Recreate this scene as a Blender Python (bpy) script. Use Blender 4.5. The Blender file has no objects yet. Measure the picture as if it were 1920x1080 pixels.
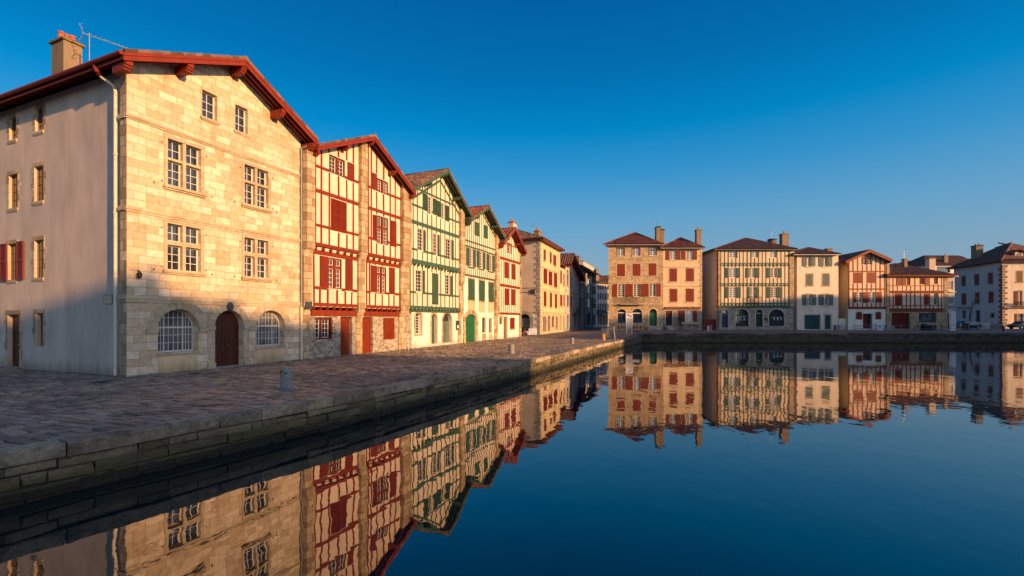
import bpy, math, random
from mathutils import Vector, Matrix
random.seed(7)
SC = bpy.context.scene
COL = SC.collection
# ------------------------------------------------------------------ camera, sky, sun
F_, C_ = 870.0, 2.85            # focal length in pixels of a 1920 px frame, eye height over the water
cd = bpy.data.cameras.new('camera'); cam = bpy.data.objects.new('camera', cd); COL.objects.link(cam)
cam.location = (0, 0, C_); cam.rotation_euler = (math.radians(90), 0, 0)
cd.sensor_width = 36; cd.lens = F_/1920*36; cd.shift_y = 60/1920; cd.clip_end = 5000
SC.camera = cam
SUN_EL = math.radians(12.5); HX, HY = .803, -.596
w = bpy.data.worlds.new('World'); SC.world = w; w.use_nodes = True
nt = w.node_tree; bg = nt.nodes['Background']
sky = nt.nodes.new('ShaderNodeTexSky'); sky.sky_type = 'NISHITA'; sky.sun_disc = False
sky.sun_elevation = SUN_EL; sky.sun_rotation = math.atan2(HX, HY)
sky.air_density = 1.0; sky.dust_density = 0.15; sky.ozone_density = 4.0
gm = nt.nodes.new('ShaderNodeGamma'); gm.inputs[1].default_value = 1.25; nt.links.new(sky.outputs[0], gm.inputs[0])
hs = nt.nodes.new('ShaderNodeHueSaturation'); hs.inputs['Hue'].default_value = .488
tg = nt.nodes.new('ShaderNodeTexCoord'); sg = nt.nodes.new('ShaderNodeSeparateXYZ'); nt.links.new(tg.outputs['Generated'], sg.inputs[0])
for inp, stops in (('Saturation', ((0, .5), (.12, .68), (.3, 1.14), (.5, 1.4))), ('Value', ((0, .50), (.14, .66), (.34, 1.28), (.45, .62), (.64, 1.0)))):
    cr = nt.nodes.new('ShaderNodeValToRGB'); cr.color_ramp.interpolation = 'B_SPLINE'; el = cr.color_ramp.elements
    while len(el) < len(stops): el.new(.5)
    for e_, (p_, v_) in zip(el, stops): e_.position = p_; e_.color = (v_*.5, v_*.5, v_*.5, 1)
    m2 = nt.nodes.new('ShaderNodeMath'); m2.operation = 'MULTIPLY'; m2.inputs[1].default_value = 2
    nt.links.new(sg.outputs[2], cr.inputs[0]); nt.links.new(cr.outputs[0], m2.inputs[0]); nt.links.new(m2.outputs[0], hs.inputs[inp])
nt.links.new(gm.outputs[0], hs.inputs['Color'])
# clear evening sky graded by elevation, laid over the Nishita sky
gr = nt.nodes.new('ShaderNodeValToRGB'); el = gr.color_ramp.elements
st_ = ((0, (150, 176, 190)), (.12, (128, 166, 192)), (.2, (98, 163, 204)), (.29, (52, 150, 206)), (.373, (0, 137, 201)), (.46, (0, 116, 184)), (.57, (0, 98, 167)), (1, (0, 62, 112)))
while len(el) < len(st_): el.new(.5)
for e_, (p_, c_) in zip(el, st_): e_.position = p_; e_.color = (*[((v/255+.055)/1.055)**2.4 for v in c_], 1)
gsc = nt.nodes.new('ShaderNodeVectorMath'); gsc.operation = 'SCALE'; gsc.inputs['Scale'].default_value = 8.3; nt.links.new(gr.outputs[0], gsc.inputs[0])
gmx = nt.nodes.new('ShaderNodeMix'); gmx.data_type = 'RGBA'; gmx.inputs[0].default_value = .8; nt.links.new(hs.outputs[0], gmx.inputs[6]); nt.links.new(gsc.outputs[0], gmx.inputs[7])
# warm sky glow added low behind the viewer, sun's side, to lift shaded walls
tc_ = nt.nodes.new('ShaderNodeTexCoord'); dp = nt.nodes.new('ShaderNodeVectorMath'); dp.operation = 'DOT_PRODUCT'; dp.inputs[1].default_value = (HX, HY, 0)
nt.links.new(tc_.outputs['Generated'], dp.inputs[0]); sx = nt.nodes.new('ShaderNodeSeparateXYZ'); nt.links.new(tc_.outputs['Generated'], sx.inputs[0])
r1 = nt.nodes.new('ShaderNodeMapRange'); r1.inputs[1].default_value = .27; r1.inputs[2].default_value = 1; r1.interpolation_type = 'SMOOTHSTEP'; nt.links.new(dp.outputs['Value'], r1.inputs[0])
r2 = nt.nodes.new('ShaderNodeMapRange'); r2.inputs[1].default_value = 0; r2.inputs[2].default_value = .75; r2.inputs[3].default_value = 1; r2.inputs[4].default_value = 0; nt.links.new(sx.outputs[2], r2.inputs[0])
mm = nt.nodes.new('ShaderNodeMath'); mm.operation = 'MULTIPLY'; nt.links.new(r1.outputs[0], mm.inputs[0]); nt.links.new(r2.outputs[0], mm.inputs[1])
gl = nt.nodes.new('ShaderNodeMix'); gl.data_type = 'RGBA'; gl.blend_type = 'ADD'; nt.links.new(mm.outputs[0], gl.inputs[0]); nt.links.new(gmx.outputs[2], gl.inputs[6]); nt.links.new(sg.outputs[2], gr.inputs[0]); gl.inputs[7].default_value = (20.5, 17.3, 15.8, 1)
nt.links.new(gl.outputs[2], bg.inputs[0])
bg.inputs[1].default_value = .085
sl = bpy.data.lights.new('sun', 'SUN'); sl.energy = 5.0; sl.angle = math.radians(.8); sl.color = (1, .525, .205)
so = bpy.data.objects.new('sun', sl); COL.objects.link(so); so.location = (60, -40, 60)
so.rotation_euler = Vector((HX*math.cos(SUN_EL), HY*math.cos(SUN_EL), math.sin(SUN_EL))).to_track_quat('Z', 'Y').to_euler()
SC.view_settings.view_transform = 'Standard'; SC.view_settings.look = 'None'; SC.view_settings.exposure = .5
SC.cycles.max_bounces = 6

# ------------------------------------------------------------------ materials
def newmat(name):
    m = bpy.data.materials.new(name); m.use_nodes = True
    return m, m.node_tree, m.node_tree.nodes['Principled BSDF']
def N(nt, t, **kw):
    n = nt.nodes.new(t)
    for k, v in kw.items():
        if k.startswith('_'): setattr(n, k[1:], v)
        else: n.inputs[k.replace('0', ' ')].default_value = v
    return n
def col4(c): return (c[0], c[1], c[2], 1)
def ramp(nt, src, a, b, ca, cb):
    r = nt.nodes.new('ShaderNodeValToRGB'); e = r.color_ramp.elements
    e[0].position = a; e[0].color = col4(ca); e[1].position = b; e[1].color = col4(cb)
    nt.links.new(src, r.inputs[0]); return r.outputs[0]
def mix(nt, mode, fac, a, b):
    m = nt.nodes.new('ShaderNodeMix'); m.data_type = 'RGBA'; m.blend_type = mode
    for i, v in ((0, fac), (6, a), (7, b)):
        if isinstance(v, (int, float)): m.inputs[i].default_value = v
        elif isinstance(v, tuple): m.inputs[i].default_value = col4(v)
        else: nt.links.new(v, m.inputs[i])
    return m.outputs[2]
def bump(nt, b, h, strength, dist=.02):
    n = nt.nodes.new('ShaderNodeBump'); n.inputs['Strength'].default_value = strength; n.inputs['Distance'].default_value = dist
    nt.links.new(h, n.inputs['Height']); nt.links.new(n.outputs[0], b.inputs['Normal'])
def coords(nt, flat=True, warp=0, wscale=1.5):
    """object coordinates; flat: (x+y, z) so that walls and their reveals share one pattern"""
    tc = nt.nodes.new('ShaderNodeTexCoord'); out = tc.outputs['Object']
    if flat:
        s = nt.nodes.new('ShaderNodeSeparateXYZ'); nt.links.new(out, s.inputs[0])
        a = nt.nodes.new('ShaderNodeMath'); nt.links.new(s.outputs[0], a.inputs[0]); nt.links.new(s.outputs[1], a.inputs[1])
        c = nt.nodes.new('ShaderNodeCombineXYZ'); nt.links.new(a.outputs[0], c.inputs[0]); nt.links.new(s.outputs[2], c.inputs[1])
        out = c.outputs[0]
    if warp:
        n = N(nt, 'ShaderNodeTexNoise', Scale=wscale, Detail=2.0); nt.links.new(out, n.inputs['Vector'])
        v = nt.nodes.new('ShaderNodeVectorMath'); v.operation = 'MULTIPLY_ADD'
        nt.links.new(n.outputs['Color'], v.inputs[0]); v.inputs[1].default_value = (warp,)*3; nt.links.new(out, v.inputs[2])
        out = v.outputs[0]
    return out
def noise(nt, vec, scale, detail=4, rough=.6):
    n = N(nt, 'ShaderNodeTexNoise', Scale=scale, Detail=float(detail), Roughness=rough); nt.links.new(vec, n.inputs['Vector'])
    return n.outputs['Fac']
def stretch(nt, vec, s):
    m = nt.nodes.new('ShaderNodeMapping'); m.inputs['Scale'].default_value = s; nt.links.new(vec, m.inputs['Vector']); return m.outputs[0]
def sc(c, k): return tuple(min(1, v*k) for v in c)

def m_paint(name, c, rough=.55, var=.25, scale=4, bmp=.15, grime=.35, streak=(1, 1, .25)):
    m, nt, b = newmat(name); v = coords(nt, False)
    n1 = noise(nt, stretch(nt, v, streak), scale, 5)
    c1 = ramp(nt, n1, .3, .72, sc(c, 1-var), sc(c, 1+var*.6))
    n2 = noise(nt, v, scale*.35, 5, .7)
    g = ramp(nt, n2, .5, .8, (0, 0, 0), (grime,)*3)
    c2 = mix(nt, 'MULTIPLY', g, c1, (.55, .5, .45))
    nt.links.new(c2, b.inputs['Base Color']); b.inputs['Roughness'].default_value = rough; b.inputs['Specular IOR Level'].default_value = .2
    bump(nt, b, n1, bmp, .02); return m
def m_plaster(name, c, stain=(.45, .42, .36), amount=.5, low=None):
    m, nt, b = newmat(name); v = coords(nt, False)
    n0 = noise(nt, v, 22, 4, .6)
    n1 = noise(nt, stretch(nt, v, (1, 1, .3)), 1.1, 6, .65)
    c1 = ramp(nt, n1, .32, .7, sc(c, .78), sc(c, 1.08))
    n2 = noise(nt, stretch(nt, v, (1.6, 1.6, .12)), 1.7, 6, .7)
    g = ramp(nt, n2, .55, .8, (0, 0, 0), (amount,)*3)
    c2 = mix(nt, 'MULTIPLY', g, c1, stain)
    # splash dirt along the foot of the wall: a stain of its own, keyed to height
    s = nt.nodes.new('ShaderNodeSeparateXYZ'); nt.links.new(v, s.inputs[0])
    a = nt.nodes.new('ShaderNodeMath'); a.operation = 'MULTIPLY_ADD'; nt.links.new(n2, a.inputs[0]); a.inputs[1].default_value = -1.1
    nt.links.new(s.outputs[2], a.inputs[2])
    g2 = ramp(nt, a.outputs[0], .05, .55, (.75,)*3, (0, 0, 0))
    c3 = mix(nt, 'MULTIPLY', g2, c2, (.5, .47, .4))
    nt.links.new(c3, b.inputs['Base Color']); b.inputs['Roughness'].default_value = .9; b.inputs['Specular IOR Level'].default_value = .15
    bump(nt, b, n0, .25, .02); return m
def m_ashlar(name, ca, cb, mortar, bw=.75, bh=.32, ms=.012, warp=.03, dirt=.5, seed=0, bs=.6):
    m, nt, b = newmat(name); v = coords(nt, True, warp, 1.3)
    mp = nt.nodes.new('ShaderNodeMapping'); mp.inputs['Location'].default_value = (seed*3.7, seed*1.3, 0); nt.links.new(v, mp.inputs['Vector'])
    v = mp.outputs[0]
    br = N(nt, 'ShaderNodeTexBrick', Scale=1.0); br.offset = .37; br.offset_frequency = 2; br.squash = .62; br.squash_frequency = 3
    for k, x in (('Color1', (0, 0, 0)), ('Color2', (1, 1, 1)), ('Mortar', (.5, .5, .5))): br.inputs[k].default_value = col4(x)
    br.inputs['Mortar Size'].default_value = ms; br.inputs['Mortar Smooth'].default_value = .25
    br.inputs['Brick Width'].default_value = bw; br.inputs['Row Height'].default_value = bh; br.inputs['Bias'].default_value = -.1
    nt.links.new(v, br.inputs['Vector'])
    c0 = ramp(nt, br.outputs['Color'], 0, 1, ca, cb)
    n1 = noise(nt, v, 5, 6, .7); c1 = mix(nt, 'MULTIPLY', 1.0, c0, ramp(nt, n1, .3, .75, (.72, .70, .66), (1.12, 1.1, 1.08)))
    n2 = noise(nt, stretch(nt, v, (1, .6, 1)), .7, 5, .65)
    c2 = mix(nt, 'MULTIPLY', ramp(nt, n2, .52, .72, (0, 0, 0), (dirt,)*3), c1, (.62, .55, .45))
    n3 = noise(nt, v, 2.2, 5, .8)
    c2 = mix(nt, 'MULTIPLY', ramp(nt, n3, .66, .76, (0, 0, 0), (dirt*1.3,)*3), c2, (.42, .36, .27))
    n4 = noise(nt, stretch(nt, v, (2.2, .14, 1)), 1.5, 5, .7)
    c2 = mix(nt, 'MULTIPLY', ramp(nt, n4, .56, .8, (0, 0, 0), (dirt,)*3), c2, (.6, .52, .42))
    c3 = mix(nt, 'MIX', br.outputs['Fac'], c2, mortar)
    nt.links.new(c3, b.inputs['Base Color']); b.inputs['Roughness'].default_value = .88; b.inputs['Specular IOR Level'].default_value = .2
    h = mix(nt, 'MIX', .4, mix(nt, 'MULTIPLY', 1.0, ramp(nt, br.outputs['Fac'], 0, 1, (1, 1, 1), (0, 0, 0)), ramp(nt, br.outputs['Color'], 0, 1, (.55,)*3, (1, 1, 1))), n1)
    bump(nt, b, h, bs, .03); return m
def m_rubble(name, ca, cb, mortar, scale=3.2, ms=.05):
    m, nt, b = newmat(name); v = stretch(nt, coords(nt, True, .06, 3), (1, 1.5, 1))
    vo = N(nt, 'ShaderNodeTexVoronoi', Scale=scale); nt.links.new(v, vo.inputs['Vector'])
    ve = N(nt, 'ShaderNodeTexVoronoi', Scale=scale, _feature='DISTANCE_TO_EDGE'); nt.links.new(v, ve.inputs['Vector'])
    s = nt.nodes.new('ShaderNodeSeparateXYZ'); nt.links.new(vo.outputs['Color'], s.inputs[0])
    c0 = ramp(nt, s.outputs[0], .1, .9, ca, cb)
    n1 = noise(nt, v, 9, 5, .7); c1 = mix(nt, 'MULTIPLY', 1.0, c0, ramp(nt, n1, .3, .7, (.65, .65, .65), (1.1, 1.1, 1.1)))
    e = ramp(nt, ve.outputs['Distance'], ms*.3, ms, (1, 1, 1), (0, 0, 0))
    nt.links.new(mix(nt, 'MIX', e, c1, mortar), b.inputs['Base Color']); b.inputs['Roughness'].default_value = .92
    bump(nt, b, ramp(nt, ve.outputs['Distance'], 0, ms*2, (0, 0, 0), (1, 1, 1)), .7, .04); return m
def m_tile(name, ca, cb):
    m, nt, b = newmat(name); v = coords(nt, False)
    vo = N(nt, 'ShaderNodeTexVoronoi', Scale=3.4); nt.links.new(stretch(nt, v, (1, 1, .5)), vo.inputs['Vector'])
    s = nt.nodes.new('ShaderNodeSeparateXYZ'); nt.links.new(vo.outputs['Color'], s.inputs[0])
    c0 = ramp(nt, s.outputs[0], .1, .9, ca, cb)
    n = noise(nt, v, 1.3, 5, .7); c1 = mix(nt, 'MULTIPLY', 1.0, c0, ramp(nt, n, .35, .7, (.5, .48, .46), (1.1, 1.1, 1.1)))
    n2 = noise(nt, v, 6, 4, .7)
    c2 = mix(nt, 'MIX', ramp(nt, n2, .62, .72, (0, 0, 0), (.6,)*3), c1, (.16, .13, .08))
    nt.links.new(c2, b.inputs['Base Color']); b.inputs['Roughness'].default_value = .85
    bump(nt, b, n2, .4, .02); return m
def m_flat(name, c, rough=.5, metal=0, spec=.5):
    m, nt, b = newmat(name); v = coords(nt, False)
    n = noise(nt, v, 7, 4); nt.links.new(ramp(nt, n, .3, .7, sc(c, .8), sc(c, 1.12)), b.inputs['Base Color'])
    b.inputs['Roughness'].default_value = rough; b.inputs['Metallic'].default_value = metal; b.inputs['Specular IOR Level'].default_value = spec
    return m
def m_glass(name, c=(.02, .025, .035), rough=.06, curtain=None):
    m, nt, b = newmat(name); v = coords(nt, False)
    n = noise(nt, v, 1.4, 3)
    nt.links.new(ramp(nt, n, .35, .65, sc(c, .5), curtain or sc(c, 1.6)), b.inputs['Base Color'])
    b.inputs['Roughness'].default_value = rough; b.inputs['Specular IOR Level'].default_value = .9
    bump(nt, b, noise(nt, v, 2.5, 1), .05, .02); return m

MT = dict(
 stone=m_ashlar('cream_ashlar', (.60, .47, .31), (.88, .77, .60), (.38, .30, .19), .74, .325, .010, .07, .75),
 stone2=m_ashlar('dressed_stone', (.50, .41, .27), (.66, .56, .40), (.38, .31, .21), .9, .36, .008, .02, .4, 2),
 pil=m_ashlar('pilaster_stone', (.36, .26, .15), (.70, .57, .37), (.22, .16, .10), .62, .42, .016, .06, 1.0, 5, .9),
 grey_stone=m_ashlar('grey_limestone', (.30, .27, .22), (.52, .48, .41), (.24, .21, .18), .6, .3, .014, .06, .7, 3),
 rubble=m_rubble('rubble_stone', (.24, .20, .15), (.60, .52, .40), (.44, .38, .28), 4.6, .06),
 far_rubble=m_ashlar('rough_block_stone', (.36, .26, .15), (.62, .48, .31), (.36, .27, .17), .5, .27, .02, .09, .8, 4),
 far_grey=m_ashlar('grey_block_stone', (.26, .23, .20), (.50, .46, .40), (.28, .25, .21), .5, .28, .02, .1, .7, 6),
 cream=m_plaster('cream_infill', (.80, .655, .49), amount=.35),
 ochre_pl=m_plaster('ochre_infill', (.80, .60, .41), amount=.35),
 cream_wall=m_plaster('cream_wall', (.82, .68, .53), amount=.3),
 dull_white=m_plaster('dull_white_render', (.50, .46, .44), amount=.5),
 white=m_plaster('white_limewash', (.84, .79, .68), amount=.25),
 side_plaster=m_plaster('weathered_plaster', (.60, .50, .41), (.62, .56, .5), .55),
 beige=m_plaster('beige_plaster', (.66, .52, .36), amount=.35),
 warm=m_plaster('warm_plaster', (.70, .53, .32), amount=.35),
 yellow=m_plaster('yellow_plaster', (.72, .56, .30), amount=.4),
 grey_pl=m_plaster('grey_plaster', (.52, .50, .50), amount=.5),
 red=m_paint('red_timber_paint', (.22, .034, .009), .5, .22),
 red_roof=m_paint('red_eave_paint', (.23, .030, .011), .5, .22),
 red_sh=m_paint('red_shutter_paint', (.20, .028, .007), .45, .2, 3),
 dred=m_paint('dark_red_paint', (.15, .014, .010), .45, .2, 3),
 green=m_paint('green_timber_paint', (.055, .115, .070), .5, .25),
 green_sh=m_paint('green_shutter_paint', (.045, .10, .058), .45, .2, 3),
 bright_green=m_paint('green_door_paint', (.02, .13, .045), .4, .2, 3),
 pale_green=m_paint('faded_green_paint', (.13, .17, .14), .6, .3, 3),
 teal=m_paint('teal_paint', (.02, .07, .08), .45, .2, 3),
 blue=m_paint('blue_shopfront_paint', (.012, .05, .10), .4, .2, 3),
 dgreen=m_paint('dark_green_shopfront_paint', (.008, .035, .035), .4, .2, 3),
 oak=m_paint('brown_oak', (.085, .026, .014), .4, .35, 2.5, .3, .2, (3, 3, .3)),
 brown=m_paint('brown_door_wood', (.20, .11, .05), .5, .3, 3),
 wwhite=m_paint('white_window_paint', (.80, .74, .62), .5, .1, 4, .05, .15),
 wgrey=m_paint('pale_grey_window_paint', (.62, .61, .58), .5, .1, 4, .05, .15),
 zinc=m_flat('cream_downpipe_paint', (.72, .62, .46), .5),
 dzinc=m_flat('grey_zinc', (.22, .22, .22), .45, .3),
 iron=m_flat('dark_iron', (.03, .03, .03), .5, .5),
 alu=m_flat('aluminium', (.45, .45, .45), .35, .8),
 pot=m_flat('clay_pot', (.42, .13, .06), .8),
 tile=m_tile('clay_tile', (.13, .07, .045), (.31, .17, .105)),
 tile_red=m_tile('red_clay_tile', (.22, .065, .035), (.42, .15, .075)),
 tile_dark=m_tile('brown_clay_tile', (.15, .07, .05), (.28, .13, .09)),
 chim=m_plaster('chimney_render', (.27, .20, .125), amount=.7),
 chim_pale=m_plaster('pale_chimney_render', (.62, .50, .36), amount=.5),
 lichen=m_paint('lichen_stone', (.22, .15, .06), .95, .5, 9, .6, .5, (1, 1, 1)),
 glass=m_glass('window_glass'),
 curtain=m_glass('curtained_glass', (.05, .055, .06), .1, (.15, .15, .155)),
 dark=m_flat('dark_interior', (.012, .011, .012), .7),
 signw=m_flat('white_sign_enamel', (.75, .73, .72), .4),
 signb=m_flat('slate_plaque', (.05, .055, .07), .4),
 granite=m_paint('granite_bollard', (.31, .29, .26), .85, .4, 12, .3, .5, (1, 1, 1)),
 ochre=m_paint('ochre_bollard_paint', (.62, .32, .05), .6, .2, 6),
 foliage=m_flat('leaf_green', (.06, .09, .025), .6),
 bark=m_flat('bark', (.05, .035, .025), .9),
 car_dark=m_flat('dark_car_paint', (.012, .016, .022), .25, .2),
 car_teal=m_flat('teal_car_paint', (.01, .05, .06), .25, .2),
 tyre=m_flat('tyre_rubber', (.015, .015, .015), .8),
 plastic_white=m_flat('white_banner', (.70, .70, .74), .6),
 plastic_blue=m_flat('blue_print', (.05, .07, .25), .6),
)

# ------------------------------------------------------------------ mesh helper
class G:
    def __init__(s): s.v = []; s.f = []
    def poly(s, pts):
        n = len(s.v); s.v += [tuple(p) for p in pts]; s.f.append(tuple(range(n, n+len(pts)))); return s
    def box(s, x0, x1, y0, y1, z0, z1):
        if x1 < x0: x0, x1 = x1, x0
        if y1 < y0: y0, y1 = y1, y0
        if z1 < z0: z0, z1 = z1, z0
        n = len(s.v)
        s.v += [(x0, y0, z0), (x1, y0, z0), (x1, y1, z0), (x0, y1, z0), (x0, y0, z1), (x1, y0, z1), (x1, y1, z1), (x0, y1, z1)]
        s.f += [(n, n+3, n+2, n+1), (n+4, n+5, n+6, n+7), (n, n+1, n+5, n+4), (n+1, n+2, n+6, n+5), (n+2, n+3, n+7, n+6), (n+3, n, n+4, n+7)]
        return s
    def prism(s, pts, y0, y1):
        """pts: polygon in (x, z), extruded along y"""
        n = len(s.v); k = len(pts)
        s.v += [(x, y0, z) for x, z in pts]+[(x, y1, z) for x, z in pts]
        s.f.append(tuple(range(n, n+k))); s.f.append(tuple(range(n+2*k-1, n+k-1, -1)))
        for i in range(k):
            j = (i+1) % k; s.f.append((n+i, n+k+i, n+k+j, n+j))
        return s
    def prismx(s, pts, x0, x1):
        """pts: polygon in (y, z), extruded along x"""
        n = len(s.v); k = len(pts)
        s.v += [(x0, y, z) for y, z in pts]+[(x1, y, z) for y, z in pts]
        s.f.append(tuple(range(n+k-1, n-1, -1))); s.f.append(tuple(range(n+k, n+2*k)))
        for i in range(k):
            j = (i+1) % k; s.f.append((n+i, n+j, n+k+j, n+k+i))
        return s
    def beam(s, a, b, w, h, up=(0, 0, 1)):
        a = Vector(a); b = Vector(b); d = (b-a).normalized(); u = Vector(up)
        r = d.cross(u)
        if r.length < 1e-4: r = d.cross(Vector((0, 1, 0)))
        r.normalize(); u = r.cross(d)
        n = len(s.v)
        for p in (a, b):
            for i, j in ((-1, -1), (1, -1), (1, 1), (-1, 1)): s.v.append(tuple(p+r*(i*w/2)+u*(j*h/2)))
        s.f += [(n, n+1, n+2, n+3), (n+7, n+6, n+5, n+4)]+[(n+i, n+4+i, n+4+(i+1) % 4, n+(i+1) % 4) for i in range(4)]
        return s
    def tube(s, pts, r, k=8, cap=True):
        pts = [Vector(p) for p in pts]; n0 = len(s.v)
        rr = r if isinstance(r, (list, tuple)) else [r]*len(pts)
        for i, p in enumerate(pts):
            d = (pts[min(i+1, len(pts)-1)]-pts[max(i-1, 0)]).normalized()
            a = d.cross(Vector((.31, .17, .93)))
            if a.length < .1: a = d.cross(Vector((1, 0, 0)))
            a.normalize(); b = d.cross(a)
            for j in range(k):
                t = 2*math.pi*j/k; s.v.append(tuple(p+a*(math.cos(t)*rr[i])+b*(math.sin(t)*rr[i])))
        for i in range(len(pts)-1):
            for j in range(k):
                s.f.append((n0+i*k+j, n0+i*k+(j+1) % k, n0+(i+1)*k+(j+1) % k, n0+(i+1)*k+j))
        if cap:
            s.f.append(tuple(n0+j for j in range(k))[::-1]); m = n0+(len(pts)-1)*k; s.f.append(tuple(m+j for j in range(k)))
        return s
    def lathe(s, prof, k=20, cx=0, cy=0):
        n0 = len(s.v)
        for r, z in prof:
            for j in range(k):
                t = 2*math.pi*j/k; s.v.append((cx+r*math.cos(t), cy+r*math.sin(t), z))
        for i in range(len(prof)-1):
            for j in range(k): s.f.append((n0+i*k+j, n0+i*k+(j+1) % k, n0+(i+1)*k+(j+1) % k, n0+(i+1)*k+j))
        s.f.append(tuple(n0+j for j in range(k))[::-1]); m = n0+(len(prof)-1)*k; s.f.append(tuple(m+j for j in range(k)))
        return s
    def obj(s, name, mat, parent=None, mtx=None, smooth=False):
        me = bpy.data.meshes.new(name); me.from_pydata(s.v, [], s.f); me.update()
        o = bpy.data.objects.new(name, me); COL.objects.link(o)
        if mat: me.materials.append(MT[mat] if isinstance(mat, str) else mat)
        if smooth: me.shade_smooth()
        if parent: o.parent = parent
        if mtx: o.matrix_local = mtx
        return o
def tag(o, label, cat, group=None):
    o['label'] = label; o['category'] = cat
    if group: o['group'] = group
    return o
def structure(o): o['kind'] = 'structure'; return o
def empty(name, loc, rz=0, label=None, cat=None, group=None):
    o = bpy.data.objects.new(name, None); COL.objects.link(o); o.location = loc; o.rotation_euler = (0, 0, rz)
    if label: tag(o, label, cat, group)
    return o

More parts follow.
